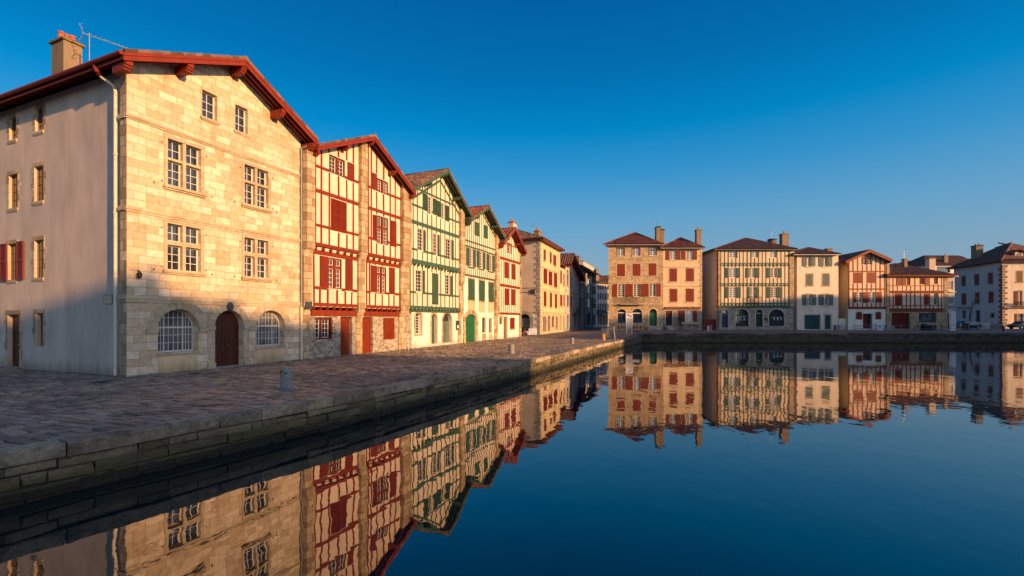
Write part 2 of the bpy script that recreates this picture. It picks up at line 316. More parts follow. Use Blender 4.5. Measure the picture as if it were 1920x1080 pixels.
# ------------------------------------------------------------------ wall frames
class Fr:
    """a wall plane: local x along the wall (left to right seen from outside), y into the house, z up"""
    def __init__(s, O, u, root, mtx=None):
        s.O = O; s.u = u; s.n = (-u[1], u[0]); s.root = root; s.m = mtx; s.holes = []
    def px(s, x, y, off=0):
        """photo pixel -> (x, z) on the plane local y = off"""
        k = (x-960)/F_; n = s.n
        d = s.O[0]*n[0]+s.O[1]*n[1]+off
        Y = d/(k*n[0]+n[1]); X = k*Y
        return ((X-s.O[0])*s.u[0]+(Y-s.O[1])*s.u[1], C_-(y-600)/F_*Y)
    def X(s, x, off=0): return s.px(x, 600, off)[0]
    def rect(s, x0, x1, yt, yb, off=0):
        a = s.px(x0, yt, off); b = s.px(x1, yt, off)
        return a[0], b[0], s.px(x0, yb, off)[1], a[1]
    def obj(s, g, name, mat, parent=None, smooth=False):
        if parent: return g.obj(name, mat, parent, None, smooth)
        return g.obj(name, mat, s.root, s.m, smooth)
    # -- wall with holes
    def wall(s, x0, x1, z0, top, mat, off=0, name='wall', thick=.3, seal=True, holes=None, D=None):
        """top: number or [(x, z), ...] roofline; holes: (x0, x1, z0, z1, rise)"""
        if not isinstance(top, list): top = [(x0, top), (x1, top)]
        hs_ = [h for h in (s.holes if holes is None else holes) if h[1] > x0 and h[0] < x1 and h[3] > z0+.02]
        g = G()
        def zt(x):
            for (a, za), (b, zb) in zip(top, top[1:]):
                if a-1e-6 <= x <= b+1e-6: return za+(zb-za)*(x-a)/max(b-a, 1e-9)
            return top[0][1] if x < top[0][0] else top[-1][1]
        xs = sorted(set([x0, x1]+[h[0] for h in hs_ if h[0] > x0]+[h[1] for h in hs_ if h[1] < x1]+[x for x, z in top if x0 < x < x1]))
        zmax = max(z for x, z in top)+.01
        for a, b in zip(xs, xs[1:]):
            if b-a < 1e-5: continue
            m_ = (a+b)/2; iv = sorted((max(h[2], z0), h[3]) for h in hs_ if h[0] < m_ < h[1])
            z = z0; segs = []
            for h0, h1 in iv:
                if h0 > z: segs.append((z, h0))
                z = max(z, h1)
            segs.append((z, zmax))
            ta, tb = zt(a), zt(b)
            for p, q in segs:
                pts = []
                la, lb = min(q, ta), min(q, tb)
                if la <= p and lb <= p: continue
                if (ta-p)*(tb-p) < 0:
                    xc = a+(b-a)*(p-ta)/(tb-ta)
                    if ta > p: pts = [(a, p), (xc, p)]+([(a+(b-a)*(q-ta)/(tb-ta), q)] if ta > q else [])+[(a, la)]
                    else: pts = [(xc, p), (b, p), (b, lb)]+([(a+(b-a)*(q-ta)/(tb-ta), q)] if tb > q else [])
                else:
                    pts = [(a, p), (b, p), (b, lb)]
                    if (ta-q)*(tb-q) < 0: pts.append((a+(b-a)*(q-ta)/(tb-ta), q))
                    pts.append((a, la))
                g.poly([(x, off, zz) for x, zz in pts])
        for h in hs_:
            a, b, c, d = h[:4]; rise = h[4] if len(h) > 4 else 0; T = off+thick
            c = max(c, z0)
            sp = d-rise
            g.poly([(a, off, c), (a, T, c), (a, T, sp), (a, off, sp)]); g.poly([(b, off, c), (b, off, sp), (b, T, sp), (b, T, c)])
            g.poly([(a, off, c), (b, off, c), (b, T, c), (a, T, c)])
            if rise:
                n = 16; pr = None
                for i in range(n+1):
                    x = a+(b-a)*(.5-.5*math.cos(math.pi*i/n)); zz = sp+rise*math.sin(math.pi*i/n)
                    if pr:
                        g.poly([(pr[0], off, pr[1]), (x, off, zz), (x, off, d), (pr[0], off, d)] if i < n and i > 1 else
                               ([(a, off, sp), (x, off, zz), (x, off, d), (a, off, d)] if i == 1 else [(pr[0], off, pr[1]), (b, off, sp), (b, off, d), (pr[0], off, d)]))
                        g.poly([(pr[0], off, pr[1]), (pr[0], T, pr[1]), (x, T, zz), (x, off, zz)])
                    pr = (x, zz)
            else: g.poly([(a, off, d), (a, T, d), (b, T, d), (b, off, d)])
        if seal and D:
            ta, tb = zt(x0), zt(x1)
            g.poly([(x0, off, z0), (x0, off, ta), (x0, D, ta), (x0, D, z0)]); g.poly([(x1, off, z0), (x1, D, z0), (x1, D, tb), (x1, off, tb)])
            g.poly([(x0, D, z0)]+[(x, D, z) for x, z in top]+[(x1, D, z0)])
        return s.obj(g, name, mat)
    # -- window
    def win(s, r, nx=2, nz=3, mat='wwhite', depth=.12, off=0, fw=.05, mw=.022, rise=0, split=False, glass='glass', hole=True, transom=None, name='window', bars=None):
        a, b, c, d = r
        if hole: s.holes.append((a, b, c, d, rise))
        y0 = off+depth; y1 = y0+.05; g = G(); xc = (a+b)/2; hw = (b-a)/2; sp = d-rise
        def za(x, inset=0):
            if not rise: return d-inset
            t = max(0, 1-((x-xc)/(hw-inset*.999))**2); return sp+(rise-inset)*math.sqrt(t)
        g.box(a, a+fw, y0, y1, c, sp if rise else d); g.box(b-fw, b, y0, y1, c, sp if rise else d)
        g.box(a+fw, b-fw, y0, y1, c, c+fw)
        if rise:
            n = 14
            for i in range(n):
                t0, t1 = math.pi*i/n, math.pi*(i+1)/n
                p = [(xc-hw*math.cos(t0), sp+rise*math.sin(t0)), (xc-hw*math.cos(t1), sp+rise*math.sin(t1)),
                     (xc-(hw-fw)*math.cos(t1), sp+(rise-fw)*math.sin(t1)), (xc-(hw-fw)*math.cos(t0), sp+(rise-fw)*math.sin(t0))]
                g.prism(p, y0, y1)
        else: g.box(a+fw, b-fw, y0, y1, d-fw, d)
        y0b = y0+.008; zt0 = d-fw if not rise else None
        fx = bars if bars else [(i/nx, mw) for i in range(1, nx)]
        if split and nx % 2 == 0 and not bars: fx = [(p, (fw*1.5 if abs(p-.5) < .01 else w_)) for p, w_ in fx]
        for p, w_ in fx:
            x = a+fw+(b-a-2*fw)*p; top_ = zt0 if zt0 else za(x, fw)
            yy = y0+.002 if w_ > mw*1.2 else y0b
            g.box(x-w_/2, x+w_/2, yy, y1, c+fw, top_)
        zs = [c+fw+(sp if rise and transom else d-c-fw*2+c+fw-c-fw)*0 for _ in ()]
        if transom:
            zt_ = transom; g.box(a+fw, b-fw, y0+.004, y1, zt_-fw*.6, zt_+fw*.6)
            for i in range(1, nz): zs.append(c+fw+(zt_-c-fw)*i/nz)
        else:
            for i in range(1, nz): zs.append(c+fw+(d-c-2*fw)*i/nz)
        if rise and transom: zs.append(zt_+rise*.52)
        for z in zs:
            e = fw
            if rise and z > sp: e = hw-(hw-fw)*math.sqrt(max(0, 1-((z-sp)/(rise-fw))**2))
            if hw-e > .05: g.box(a+e, b-e, y0b+.004, y1-.004, z-mw/2, z+mw/2)
        fo = s.obj(g, name, mat)
        p = G()
        if rise: p.poly([(a, y1-.012, c), (b, y1-.012, c)]+[(xc+hw*math.cos(math.pi*i/14), y1-.012, sp+rise*math.sin(math.pi*i/14)) for i in range(15)])
        else: p.poly([(a, y1-.012, c), (b, y1-.012, c), (b, y1-.012, d), (a, y1-.012, d)])
        p.obj('pane', glass, fo)
        return fo
    def shutter(s, r, mat='red_sh', off=0, style='plank', t=.045, rails=2, gap=.012):
        a, b, c, d = r; g = G(); y1 = off-gap; y0 = y1-t
        if style == 'plank':
            g.box(a, b, y0+.012, y1, c, d)
            n = max(2, int((b-a)/.14)+1)
            for i in range(n):
                g.box(a+(b-a)*i/n+.005, a+(b-a)*(i+1)/n-.005, y0, y0+.012, c+.004, d-.004)
            for i in range(rails):
                z = c+(d-c)*((i+.5)/rails if rails > 1 else .5); g.box(a+.01, b-.01, y0-.016, y0, z-.04, z+.04)
        else:
            f = min(.07, (b-a)*.16)
            g.box(a, a+f, y0, y1, c, d); g.box(b-f, b, y0, y1, c, d)
            g.box(a+f, b-f, y0, y1, c, c+f); g.box(a+f, b-f, y0, y1, d-f, d); m_ = (c+d)/2; g.box(a+f, b-f, y0, y1, m_-f/2, m_+f/2)
            g.box(a+f, b-f, y1-.01, y1-.004, c+f, d-f)
            n = max(4, int((d-c)/.075))
            for i in range(n):
                z = c+f+(d-c-2*f)*(i+.2)/n
                if abs(z-m_) < f*.8: continue
                g.poly([(a+f, y0+.008, z), (b-f, y0+.008, z), (b-f, y1-.012, z+.05), (a+f, y1-.012, z+.05)])
        return s.obj(g, 'shutter', mat)
    def pair(s, r, mat='red_sh', off=0, style='plank', ajar=0):
        """two closed leaves"""
        a, b, c, d = r; m_ = (a+b)/2
        s.shutter((a, m_-.012, c, d), mat, off, style); s.shutter((m_+.012, b, c, d), mat, off, style)
    def door(s, r, mat, rise=0, depth=.2, off=0, leaves=1, light=None, style='panel', hole=True):
        a, b, c, d = r
        if hole: s.holes.append((a, b, c, d, rise))
        g = G(); y0 = off+depth; sp = d-rise; xc = (a+b)/2; hw = (b-a)/2
        top_ = [(xc+hw*math.cos(math.pi*i/16), sp+rise*math.sin(math.pi*i/16)) for i in range(17)] if rise else [(b, d), (a, d)]
        g.prism([(a, c), (b, c)]+top_, y0, y0+.06)
        w_ = (b-a)/leaves; f = min(.11, w_*.16)
        for i in range(leaves):
            x0 = a+w_*i+.012; x1 = x0+w_-.024; zl = sp-.03 if rise else d-.03
            if style == 'panel':
                for q0, q1 in ((c+.12, c+(zl-c)*.42), (c+(zl-c)*.46, zl)):
                    g.box(x0, x0+f, y0-.025, y0, q0-.08, q1+.0); g.box(x1-f, x1, y0-.025, y0, q0-.08, q1)
                    g.box(x0+f, x1-f, y0-.025, y0, q0-.08, q0+.04); g.box(x0+f, x1-f, y0-.025, y0, q1-.09, q1)
                    g.box(x0+f*1.7, x1-f*1.7, y0-.015, y0, q0+.1, q1-.15)
            else:
                n = max(2, int(w_/.16))
                for j in range(n): g.box(x0+(x1-x0)*j/n+.006, x0+(x1-x0)*(j+1)/n-.006, y0-.018, y0, c+.03, zl)
        o = s.obj(g, 'door', mat)
        if light: # glazed fanlight
            q = G(); q.prism([(xc+(hw-.07)*math.cos(math.pi*i/16), sp+(rise-.07)*math.sin(math.pi*i/16)) for i in range(17)], y0-.012, y0-.002) if rise else q.box(a+.06, b-.06, y0-.012, y0-.002, d-light, d-.06)
            q.obj('pane', 'glass', o)
        h = G(); h.tube([(xc+.08, y0-.02, c+1.05), (xc+.08, y0-.09, c+1.05)], .018, 6); h.lathe([(.0, 0), (.035, .01), (.04, .03), (.0, .05)], 8)
        h = G(); h.tube([(xc+.08, y0-.02, c+1.05), (xc+.08, y0-.07, c+1.05)], .02, 6); h.tube([(xc+.04, y0-.075, c+1.05), (xc+.15, y0-.075, c+1.05)], .015, 6)
        h.obj('handle', 'alu', o)
        return o
    def slab(s, r, mat, name, out=.03, off=0, back=0, parent=None):
        a, b, c, d = r; g = G().box(a, b, off-out, off+back-.001, c, d); return s.obj(g, name, mat, parent)
    def sill(s, r, mat='stone2', out=.08, h=.1, ex=.06, off=0):
        a, b, c, d = r; g = G().box(a-ex, b+ex, off-out, off-.001, c-h, c-.002); g.box(a-ex*.6, b+ex*.6, off-out*.6, off-.002, c-h*1.5, c-h-.001)
        return s.obj(g, 'sill', mat)
    def surround(s, r, mat='stone2', w_=.14, out=.02, off=0, rise=0, name='surround', ears=False):
        a, b, c, d = r; g = G(); sp = d-rise; xc = (a+b)/2; hw = (b-a)/2
        g.box(a-w_, a-.001, off-out, off+.06, c, sp); g.box(b+.001, b+w_, off-out, off+.06, c, sp)
        if rise:
            n = 11
            for i in range(n):
                t0 = math.pi*i/n+.012; t1 = math.pi*(i+1)/n-.012
                pts = [(xc+(hw+.001)*math.cos(t0), sp+(rise+.001)*math.sin(t0)), (xc+(hw+w_)*math.cos(t0), sp+(rise+w_)*math.sin(t0)),
                       (xc+(hw+w_)*math.cos(t1), sp+(rise+w_)*math.sin(t1)), (xc+(hw+.001)*math.cos(t1), sp+(rise+.001)*math.sin(t1))]
                g.prism(pts, off-out-.003*(i % 2), off+.06)
        else: g.box(a-w_, b+w_, off-out-.002, off+.06, d+.001, d+w_*1.3)
        if ears:
            for k, z in ((-1, c+(d-c)*.35), (1, c+(d-c)*.62), (-1, c+(d-c)*.78), (1, c+(d-c)*.2)):
                x = a-w_ if k < 0 else b+w_; g.box(x, x+k*.11, off-out, off+.05, z, z+.3)
        return s.obj(g, name, mat)
    # -- half timbering
    def timber(s, mat, posts, beams, za, zb, off=0, rects=(), pw=.13, out=.03, bout=.045, roofline=None, diags=(), x0=None, x1=None, joists=(), name='timber_frame'):
        """posts: local x; beams: (z, h[, x0, x1]); rects: openings the posts stop at; joists: (z, h, pitch) rows of beam ends"""
        g = G()
        for p in posts:
            w_ = pw*random.uniform(.85, 1.15); top_ = min(zb, roofline(p)) if roofline else zb
            iv = sorted([(r[2]-.06, r[3]+.06) for r in rects if r[0]-.07 < p < r[1]+.07]); z = za
            for a, b in iv+[(top_, 99)]:
                if a > z+.08:
                    k0, k1 = random.uniform(-.022, .022), random.uniform(-.022, .022); zz = min(a, top_)
                    g.prism([(p-w_/2+k0, z), (p+w_/2+k0, z), (p+w_/2*.97+k1, zz), (p-w_/2*.97+k1, zz)], off-out-random.uniform(0, .004), off+.02)
                z = max(z, b)
                if z >= top_: break
        for bm in beams:
            z, h = bm[:2]; xa, xb = (bm[2], bm[3]) if len(bm) > 2 else (x0, x1)
            iv = sorted([(r[0]-.03, r[1]+.03) for r in rects if r[2] < z+h/2 and r[3] > z-h/2]); x = xa
            for a, b in iv+[(xb, 99)]:
                if a > x+.05: g.box(x, min(a, xb), off-bout, off+.02, z-h/2, z+h/2)
                x = max(x, b)
                if x >= xb: break
        for (xa, z0_, xb, z1_, w_) in diags: g.beam((xa, off-.018, z0_), (xb, off-.018, z1_), .044, w_, (0, 1, 0)) if 0 else g.prism(dq(xa, z0_, xb, z1_, w_), off-.04, off+.02)
        for z, h, pitch in joists:
            n = int((x1-x0)/pitch); 
            for i in range(n+1):
                x = x0+.1+(x1-x0-.2)*i/n; g.prismx([(off-.17, z-h*.1), (off-.17, z+h/2), (off+.02, z+h/2), (off+.02, z-h/2), (off-.09, z-h/2)], x-pw*.55, x+pw*.55)
        return s.obj(g, name, mat)
def dq(x0, z0, x1, z1, w_):
    d = Vector((x1-x0, z1-z0)); d.normalize(); n = Vector((-d[1], d[0]))*w_/2
    return [(x0-n[0], z0-n[1]), (x1-n[0], z1-n[1]), (x1+n[0], z1+n[1]), (x0+n[0], z0+n[1])]

def tile_slope(g, p0, p1, p2, p3, pitch=.38, amp=.09, rows=1):
    """canal tiles on the slope p0-p1 (eave), p2 above p1, p3 above p0"""
    p0, p1, p2, p3 = map(Vector, (p0, p1, p2, p3)); e = (p1-p0); L = e.length; e.normalize()
    nrm = e.cross((p3+p2)/2-p0).normalized()
    if nrm.z < 0: nrm = -nrm
    up = nrm.cross(e); 
    if up.dot((p3+p2)/2-p0) < 0: up = -up
    e3, h3 = (p3-p0).dot(e), (p3-p0).dot(up); e2, h2 = (p2-p0).dot(e), (p2-p0).dot(up)
    def H(t):
        if t < e3: return h3*t/max(e3, 1e-6)
        if t <= e2: return h3+(h2-h3)*(t-e3)/max(e2-e3, 1e-6)
        return h2*(L-t)/max(L-e2, 1e-6)
    ks = 7; n = max(1, int(round(L/pitch))); prof = (-.5, .45, .95, 1, .95, .45, -.5)
    pts = []
    for i in range(n):
        for j in range(ks): pts.append(((i+j/ks)*L/n, prof[j]*amp))
    pts.append((L, 0))
    n0 = len(g.v)
    for t, o in pts:
        b = p0+e*t; g.v.append(tuple(b+nrm*o-up*.04)); g.v.append(tuple(b+up*max(0, H(t))+nrm*o))
    for i in range(len(pts)-1): g.f.append((n0+2*i, n0+2*i+2, n0+2*i+3, n0+2*i+1))
    # underside board
    b = [p0-nrm*.07, p1-nrm*.07, p2-nrm*.07, p3-nrm*.07]
    g.poly(b); 
    for a, c in ((0, 1), (1, 2), (2, 3), (3, 0)):
        P = (p0, p1, p2, p3); g.poly([P[a], P[c], b[c], b[a]]) if (P[a]-P[c]).length > .01 else None

class House:
    def __init__(s, name, label, A, B=None, u=None, D=12, z0=.5, cat='house', group=None):
        if B: d = Vector((B[0]-A[0], B[1]-A[1])); s.L = d.length; d.normalize(); u = (d[0], d[1])
        s.A = A; s.u = u; s.D = D; s.z0 = z0
        s.root = empty(name, (A[0], A[1], 0), math.atan2(u[1], u[0]), label, cat, group)
        s.f = Fr(A, u, s.root)
    def left(s, xw=0):
        """frame of the left side wall at local x = xw: runs from the back corner to the front"""
        u = s.u; D = s.D; n = (-u[1], u[0]); O = (s.A[0]+u[0]*xw+n[0]*D, s.A[1]+u[1]*xw+n[1]*D)
        m = Matrix.Translation((xw, D, 0)) @ Matrix.Rotation(-math.pi/2, 4, 'Z')
        return Fr(O, (-n[0], -n[1]), s.root, m)
    def body(s, x0, x1, ztop, mat, z0=None, off=0, name='side_wall', left=True, sk=0):
        z0 = s.z0 if z0 is None else z0
        top_ = ztop if isinstance(ztop, list) else [(x0, ztop), (x1, ztop)]; D = s.D; g = G()
        if left: g.poly([(x0, off, z0), (x0, off, top_[0][1]), (x0+sk, D, top_[0][1]), (x0+sk, D, z0)])
        g.poly([(x1, off, z0), (x1, D, z0), (x1, D, top_[-1][1]), (x1, off, top_[-1][1])])
        g.poly([(x0+sk, D, z0)]+[((x0+sk if i == 0 else x), D, z) for i, (x, z) in enumerate(top_)]+[(x1, D, z0)])
        return g.obj(name, mat, s.root)
    def gable(s, xl, zl, xa, za, xr, zr, trim='red_roof', tile='tile', yf=-.9, purl=(.04, .5, 1, 1.5, 1.96), yb=None, barge=.26, pw=.2, hh=.28, rafters=False, soffit=None):
        """gable roof whose verge overhangs the front; returns the wall-top function"""
        yb = yb or s.D+.4
        top_ = G(); tile_slope(top_, (xl, yb, zl), (xl, yf-.05, zl), (xa, yf-.05, za), (xa, yb, za))
        tile_slope(top_, (xr, yf-.05, zr), (xr, yb, zr), (xa, yb, za), (xa, yf-.05, za))
        top_.tube([(xa, yf-.1, za+.02), (xa, yb, za+.02)], .11, 8)
        # verge tiles
        for (x0, z0, x1, z1) in ((xl, zl, xa, za), (xa, za, xr, zr)):
            n = max(4, int(abs(x1-x0)/.42))
            for i in range(n):
                a, b = i/n, (i+1.12)/n
                top_.tube([(x0+(x1-x0)*a, yf-.03, z0+(z1-z0)*a+.03), (x0+(x1-x0)*min(b, 1), yf-.03, z0+(z1-z0)*min(b, 1)+.05)], .075, 6)
        ro = top_.obj('roof', tile, s.root)
        zr_ = lambda x: (zl+(za-zl)*(x-xl)/(xa-xl)) if x < xa else (za+(zr-za)*(x-xa)/(xr-xa))
        g = G()
        for (x0, z0, x1, z1) in ((xl-.02, zl-.012, xa, za), (xa, za, xr+.02, zr-.012)):
            g.prism([(x0, z0-.03-barge), (x1, z1-.03-barge), (x1, z1-.02), (x0, z0-.02)], yf-.045, yf)
            g.prism([(x0, z0-.02-barge*.42), (x1, z1-.02-barge*.42), (x1, z1-.015), (x0, z0-.015)], yf-.075, yf-.046)
            # rafter against the wall and in mid-overhang
            for y in (yf*.62, yf*.28): g.prism([(x0, z0-.24), (x1, z1-.24), (x1, z1-.08), (x0, z0-.08)], y-.05, y+.05)
        # eave fascia along the sides
        g.box(xl-.03, xl+.0, yf-.04, yb, zl-.24, zl-.02); g.box(xr, xr+.03, yf-.04, yb, zr-.24, zr-.02)
        g.obj('barge_board', trim, s.root)
        for p in purl:
            x = xl+(xa-xl)*p if p <= 1 else xa+(xr-xa)*(p-1)
            if p == 1: x = xa
            z = zr_(x)-.25-(.07 if p != 1 else .04)
            q = G()
            q.prismx([(0, z-hh), (0, z), (yf+.03, z), (yf+.03, z-hh*.42), (yf+.09, z-hh*.5), (yf+.1, z-hh*.66), (yf+.17, z-hh*.72), (yf+.19, z-hh*.9), (yf+.3, z-hh)], x-pw/2, x+pw/2)
            q.obj('purlin', trim, s.root)
        return lambda x: zr_(x)-.1
    def hip(s, x0, x1, y0, y1, ze, apex, tile='tile_red', trim='dzinc', pitch=.42, sk=0):
        """apex: (x, y, z) or a ridge of two such points"""
        if not isinstance(apex[0], tuple): apex = (apex, apex)
        a, b = apex; g = G()
        tile_slope(g, (x0, y0, ze), (x1, y0, ze), b, a, pitch, .11)
        tile_slope(g, (x0+sk, y1, ze), (x0, y0, ze), a, a, pitch, .11)
        tile_slope(g, (x1, y0, ze), (x1, y1, ze), b, b, pitch, .11)
        g.poly([(x0+sk, y1, ze), (x1, y1, ze), b, a])
        for p, q in (((x0, y0, ze), a), ((x1, y0, ze), b)): g.tube([p, q], .12, 6)
        if a != b: g.tube([a, b], .12, 6)
        g.obj('roof', tile, s.root)
        t = G(); t.box(x0+.05, x1-.05, y0+.02, y0+.08, ze-.18, ze-.07)
        n_ = len(t.v); t.box(x0+.1, x1-.1, y0+.081, y1-.1, ze-.17, ze-.1)
        for i_ in (3, 7): t.v[n_+i_] = (t.v[n_+i_][0]+sk, *t.v[n_+i_][1:])
        t.obj('eave_board', trim, s.root)
def chimney(root, x, y, w_, d, z0, z1, mat='chim', cap='lichen', pots=0, slab=True, name='chimney'):
    g = G(); g.box(x-w_/2, x+w_/2, y-d/2, y+d/2, z0, z1-.22)
    o = g.obj(name, mat, root)
    c = G(); n = len(c.v); e = .09; zb = z1-.22
    c.box(x-w_/2-e, x+w_/2+e, y-d/2-e, y+d/2+e, zb+.001, zb+.1)
    lo = [(x-w_/2-e*.9, y-d/2-e*.9), (x+w_/2+e*.9, y-d/2-e*.9), (x+w_/2+e*.9, y+d/2+e*.9), (x-w_/2-e*.9, y+d/2+e*.9)]
    hi = [(x-w_/2+.06, y-d/2+.06), (x+w_/2-.06, y-d/2+.06), (x+w_/2-.06, y+d/2-.06), (x-w_/2+.06, y+d/2-.06)]
    n = len(c.v); c.v += [(p[0], p[1], zb+.101) for p in lo]+[(p[0], p[1], z1) for p in hi]
    c.f += [(n+i, n+(i+1) % 4, n+4+(i+1) % 4, n+4+i) for i in range(4)]+[(n+4, n+5, n+6, n+7)]
    c.obj('cap', cap, o)
    for i in range(pots):
        p = G(); px_ = x+(i-(pots-1)/2)*w_/max(pots, 1)*.9; hgt = random.uniform(.3, .42)
        p.lathe([(.14, z1-.02), (.115, z1+hgt*.8), (.145, z1+hgt*.82), (.145, z1+hgt), (.1, z1+hgt), (.095, z1+hgt*.5)], 10, px_, y)
        p.obj('chimney_pot', 'pot', o)
    return o
def antenna(root, x, y, z0, z1, L, ang, n=9, mat='alu'):
    g = G(); g.tube([(x, y, z0), (x, y, z1)], .025, 6)
    d = Vector((math.cos(ang), math.sin(ang), -.1)); r = Vector((-d[1], d[0], 0))
    a = Vector((x, y, z1-.1))
    g.tube([a-d*.25, a+d*L], .02, 5)
    for i in range(n):
        p = a+d*(L*(i+.5)/n); g.tube([p-r*.13, p+r*.13], .012, 4)
    for s_ in (-1, 1):
        p = a-d*.2
        for k in (.12, .3): g.tube([p+Vector((0, 0, s_*k))-d*.1*k-r*.3, p+Vector((0, 0, s_*k))-d*.1*k+r*.3], .012, 4)
        g.tube([p, p+Vector((0, 0, s_*.4))-d*.15], .012, 4)
    return g.obj('antenna', mat, root)
exec_parts = True
# ------------------------------------------------------------------ ground, water, quay walls
LO = (-15.445, 18.598); LU = (.3849, .9230)
def LP(s, t=0): return (LO[0]+LU[0]*s-LU[1]*t, LO[1]+LU[1]*s+LU[0]*t)     # point of the left row's front line
EDGE = [(-17.0, -11.0), (-7.78, 7.05), (-4.56, 12.4), (1.11, 24.1), (11.33, 47.6)]
FAR = (16.2, 57.7)
def m_water():
    m, nt, b = newmat('harbour_water'); v = coords(nt, False)
    b.inputs['Base Color'].default_value = (.001, .016, .018, 1); b.inputs['Roughness'].default_value = .012
    b.inputs['IOR'].default_value = 1.9
    n1 = noise(nt, stretch(nt, v, (1, .7, 1)), 1.1, 3, .5); n2 = noise(nt, v, .22, 2, .5)
    big = noise(nt, v, .05, 2, .5)
    a = nt.nodes.new('ShaderNodeMath'); a.operation = 'MULTIPLY_ADD'; nt.links.new(n2, a.inputs[0]); a.inputs[1].default_value = 2.2; nt.links.new(n1, a.inputs[2])
    bn = nt.nodes.new('ShaderNodeBump'); bn.inputs['Distance'].default_value = .012
    nt.links.new(ramp(nt, big, .35, .65, (.28,)*3, (.8,)*3), bn.inputs['Strength'])
    nt.links.new(a.outputs[0], bn.inputs['Height']); nt.links.new(bn.outputs[0], b.inputs['Normal'])
    return m
g = G(); g.poly([(-17.2, -400, 0), (500, -400, 0), (500, 58, 0), (16, 58, 0), (11, 47.9, 0), (0.9, 24.1, 0), (-4.8, 12.4, 0), (-17.2, -11, 0)])
structure(g.obj('water', m_water()))

def m_setts():
    m, nt, b = newmat('paving_setts'); tc = nt.nodes.new('ShaderNodeTexCoord')
    mp = nt.nodes.new('ShaderNodeMapping'); mp.inputs['Rotation'].default_value = (0, 0, math.radians(-67.4)); nt.links.new(tc.outputs['Object'], mp.inputs['Vector'])
    n0 = N(nt, 'ShaderNodeTexNoise', Scale=.7, Detail=3.0); nt.links.new(mp.outputs[0], n0.inputs['Vector'])
    va = nt.nodes.new('ShaderNodeVectorMath'); va.operation = 'MULTIPLY_ADD'; nt.links.new(n0.outputs['Color'], va.inputs[0]); va.inputs[1].default_value = (.28, .28, 0); nt.links.new(mp.outputs[0], va.inputs[2])
    br = N(nt, 'ShaderNodeTexBrick', Scale=1.0); br.offset = .45; br.squash = .8; br.squash_frequency = 3
    for k, x in (('Color1', (0, 0, 0)), ('Color2', (1, 1, 1)), ('Mortar', (.3, .3, .3))): br.inputs[k].default_value = col4(x)
    br.inputs['Mortar Size'].default_value = .026; br.inputs['Mortar Smooth'].default_value = .5
    br.inputs['Brick Width'].default_value = .46; br.inputs['Row Height'].default_value = .25; nt.links.new(va.outputs[0], br.inputs['Vector'])
    c0 = ramp(nt, br.outputs['Color'], 0, 1, (.17, .135, .10), (.40, .32, .25))
    n1 = noise(nt, mp.outputs[0], .35, 6, .7); c1 = mix(nt, 'MULTIPLY', 1.0, c0, ramp(nt, n1, .3, .7, (.5, .5, .5), (1.3, 1.18, 1.0)))
    n2 = noise(nt, mp.outputs[0], 9, 4, .7)
    c2 = mix(nt, 'MIX', br.outputs['Fac'], c1, (.045, .036, .03))
    nt.links.new(c2, b.inputs['Base Color'])
    nt.links.new(ramp(nt, n1, .35, .7, (.75,)*3, (.42,)*3), b.inputs['Roughness']); b.inputs['Specular IOR Level'].default_value = .35
    h = mix(nt, 'MIX', .35, ramp(nt, br.outputs['Fac'], 0, 1, (1, 1, 1), (0, 0, 0)), mix(nt, 'MIX', .6, n2, br.outputs['Color']))
    bump(nt, b, h, 1.0, .12); return m
def m_asphalt(name='asphalt', c=(.075, .07, .07)):
    m, nt, b = newmat(name); v = coords(nt, False)
    n = noise(nt, v, .25, 6, .7); n2 = noise(nt, v, 6, 5, .7)
    nt.links.new(mix(nt, 'MULTIPLY', 1.0, ramp(nt, n, .3, .7, sc(c, .7), sc(c, 1.35)), ramp(nt, n2, .3, .7, (.7,)*3, (1.15,)*3)), b.inputs['Base Color'])
    b.inputs['Roughness'].default_value = .85; bump(nt, b, n2, .3, .02); return m
# ground sheet of the left quay: rows across from the water's edge to the house fronts and on
rows = [((-17., -11.), (-27, -9), .80, .58), ((-7.78, 7.05), LP(-12.9), .80, .58), ((-4.56, 12.4), LP(-6), .80, .58), ((-2.2, 17.3), LP(-.5), .80, .58),
        ((1.11, 24.1), LP(6), .80, .585), ((4.4, 31.7), LP(14), .80, .585), ((7.9, 39.7), LP(23), .80, .62), ((11.33, 47.6), LP(33), .80, .71), ((13.6, 52.6), LP(42), 1.0, .76),
        ((16.2, 57.7), (2.5, 62), 1.19, .80), ((18, 68), (6, 70), 1.2, .88), ((21, 80), (9, 80), 1.2, .92), ((30, 130), (15, 125), 1.2, 1.1), ((60, 600), (-40, 600), 1.2, 1.2)]
g = G(); K = 7
for e, f, ze, zf in rows:
    dx, dy = e[0]-f[0], e[1]-f[1]; L = math.hypot(dx, dy); ex, ey = e[0]-dx/L*.25, e[1]-dy/L*.25
    g.v.append((-300, f[1]+(120 if f[1] < 100 else 0)-100, zf))
    for i in range(K+1):
        t = i/K; g.v.append((f[0]+(ex-f[0])*t, f[1]+(ey-f[1])*t, zf+(ze-zf)*t))
W_ = K+2
for i_, v_ in enumerate(g.v):
    if i_ < 9*W_: g.v[i_] = (v_[0], v_[1], v_[2]-.035)
for r in range(len(rows)-1):
    for i in range(W_-1): g.f.append((r*W_+i, r*W_+i+1, (r+1)*W_+i+1, (r+1)*W_+i))
structure(g.obj('paving', m_setts()))
def to_st(p): dx, dy = p[0]-LO[0], p[1]-LO[1]; return dx*LU[0]+dy*LU[1], dx*LU[1]-dy*LU[0]      # along the fronts, out from the fronts
EST = [to_st(p) for p in EDGE]; FZ = [(-30, .58), (6, .585), (14, .585), (23, .62), (33, .71), (42, .76), (60, .8)]
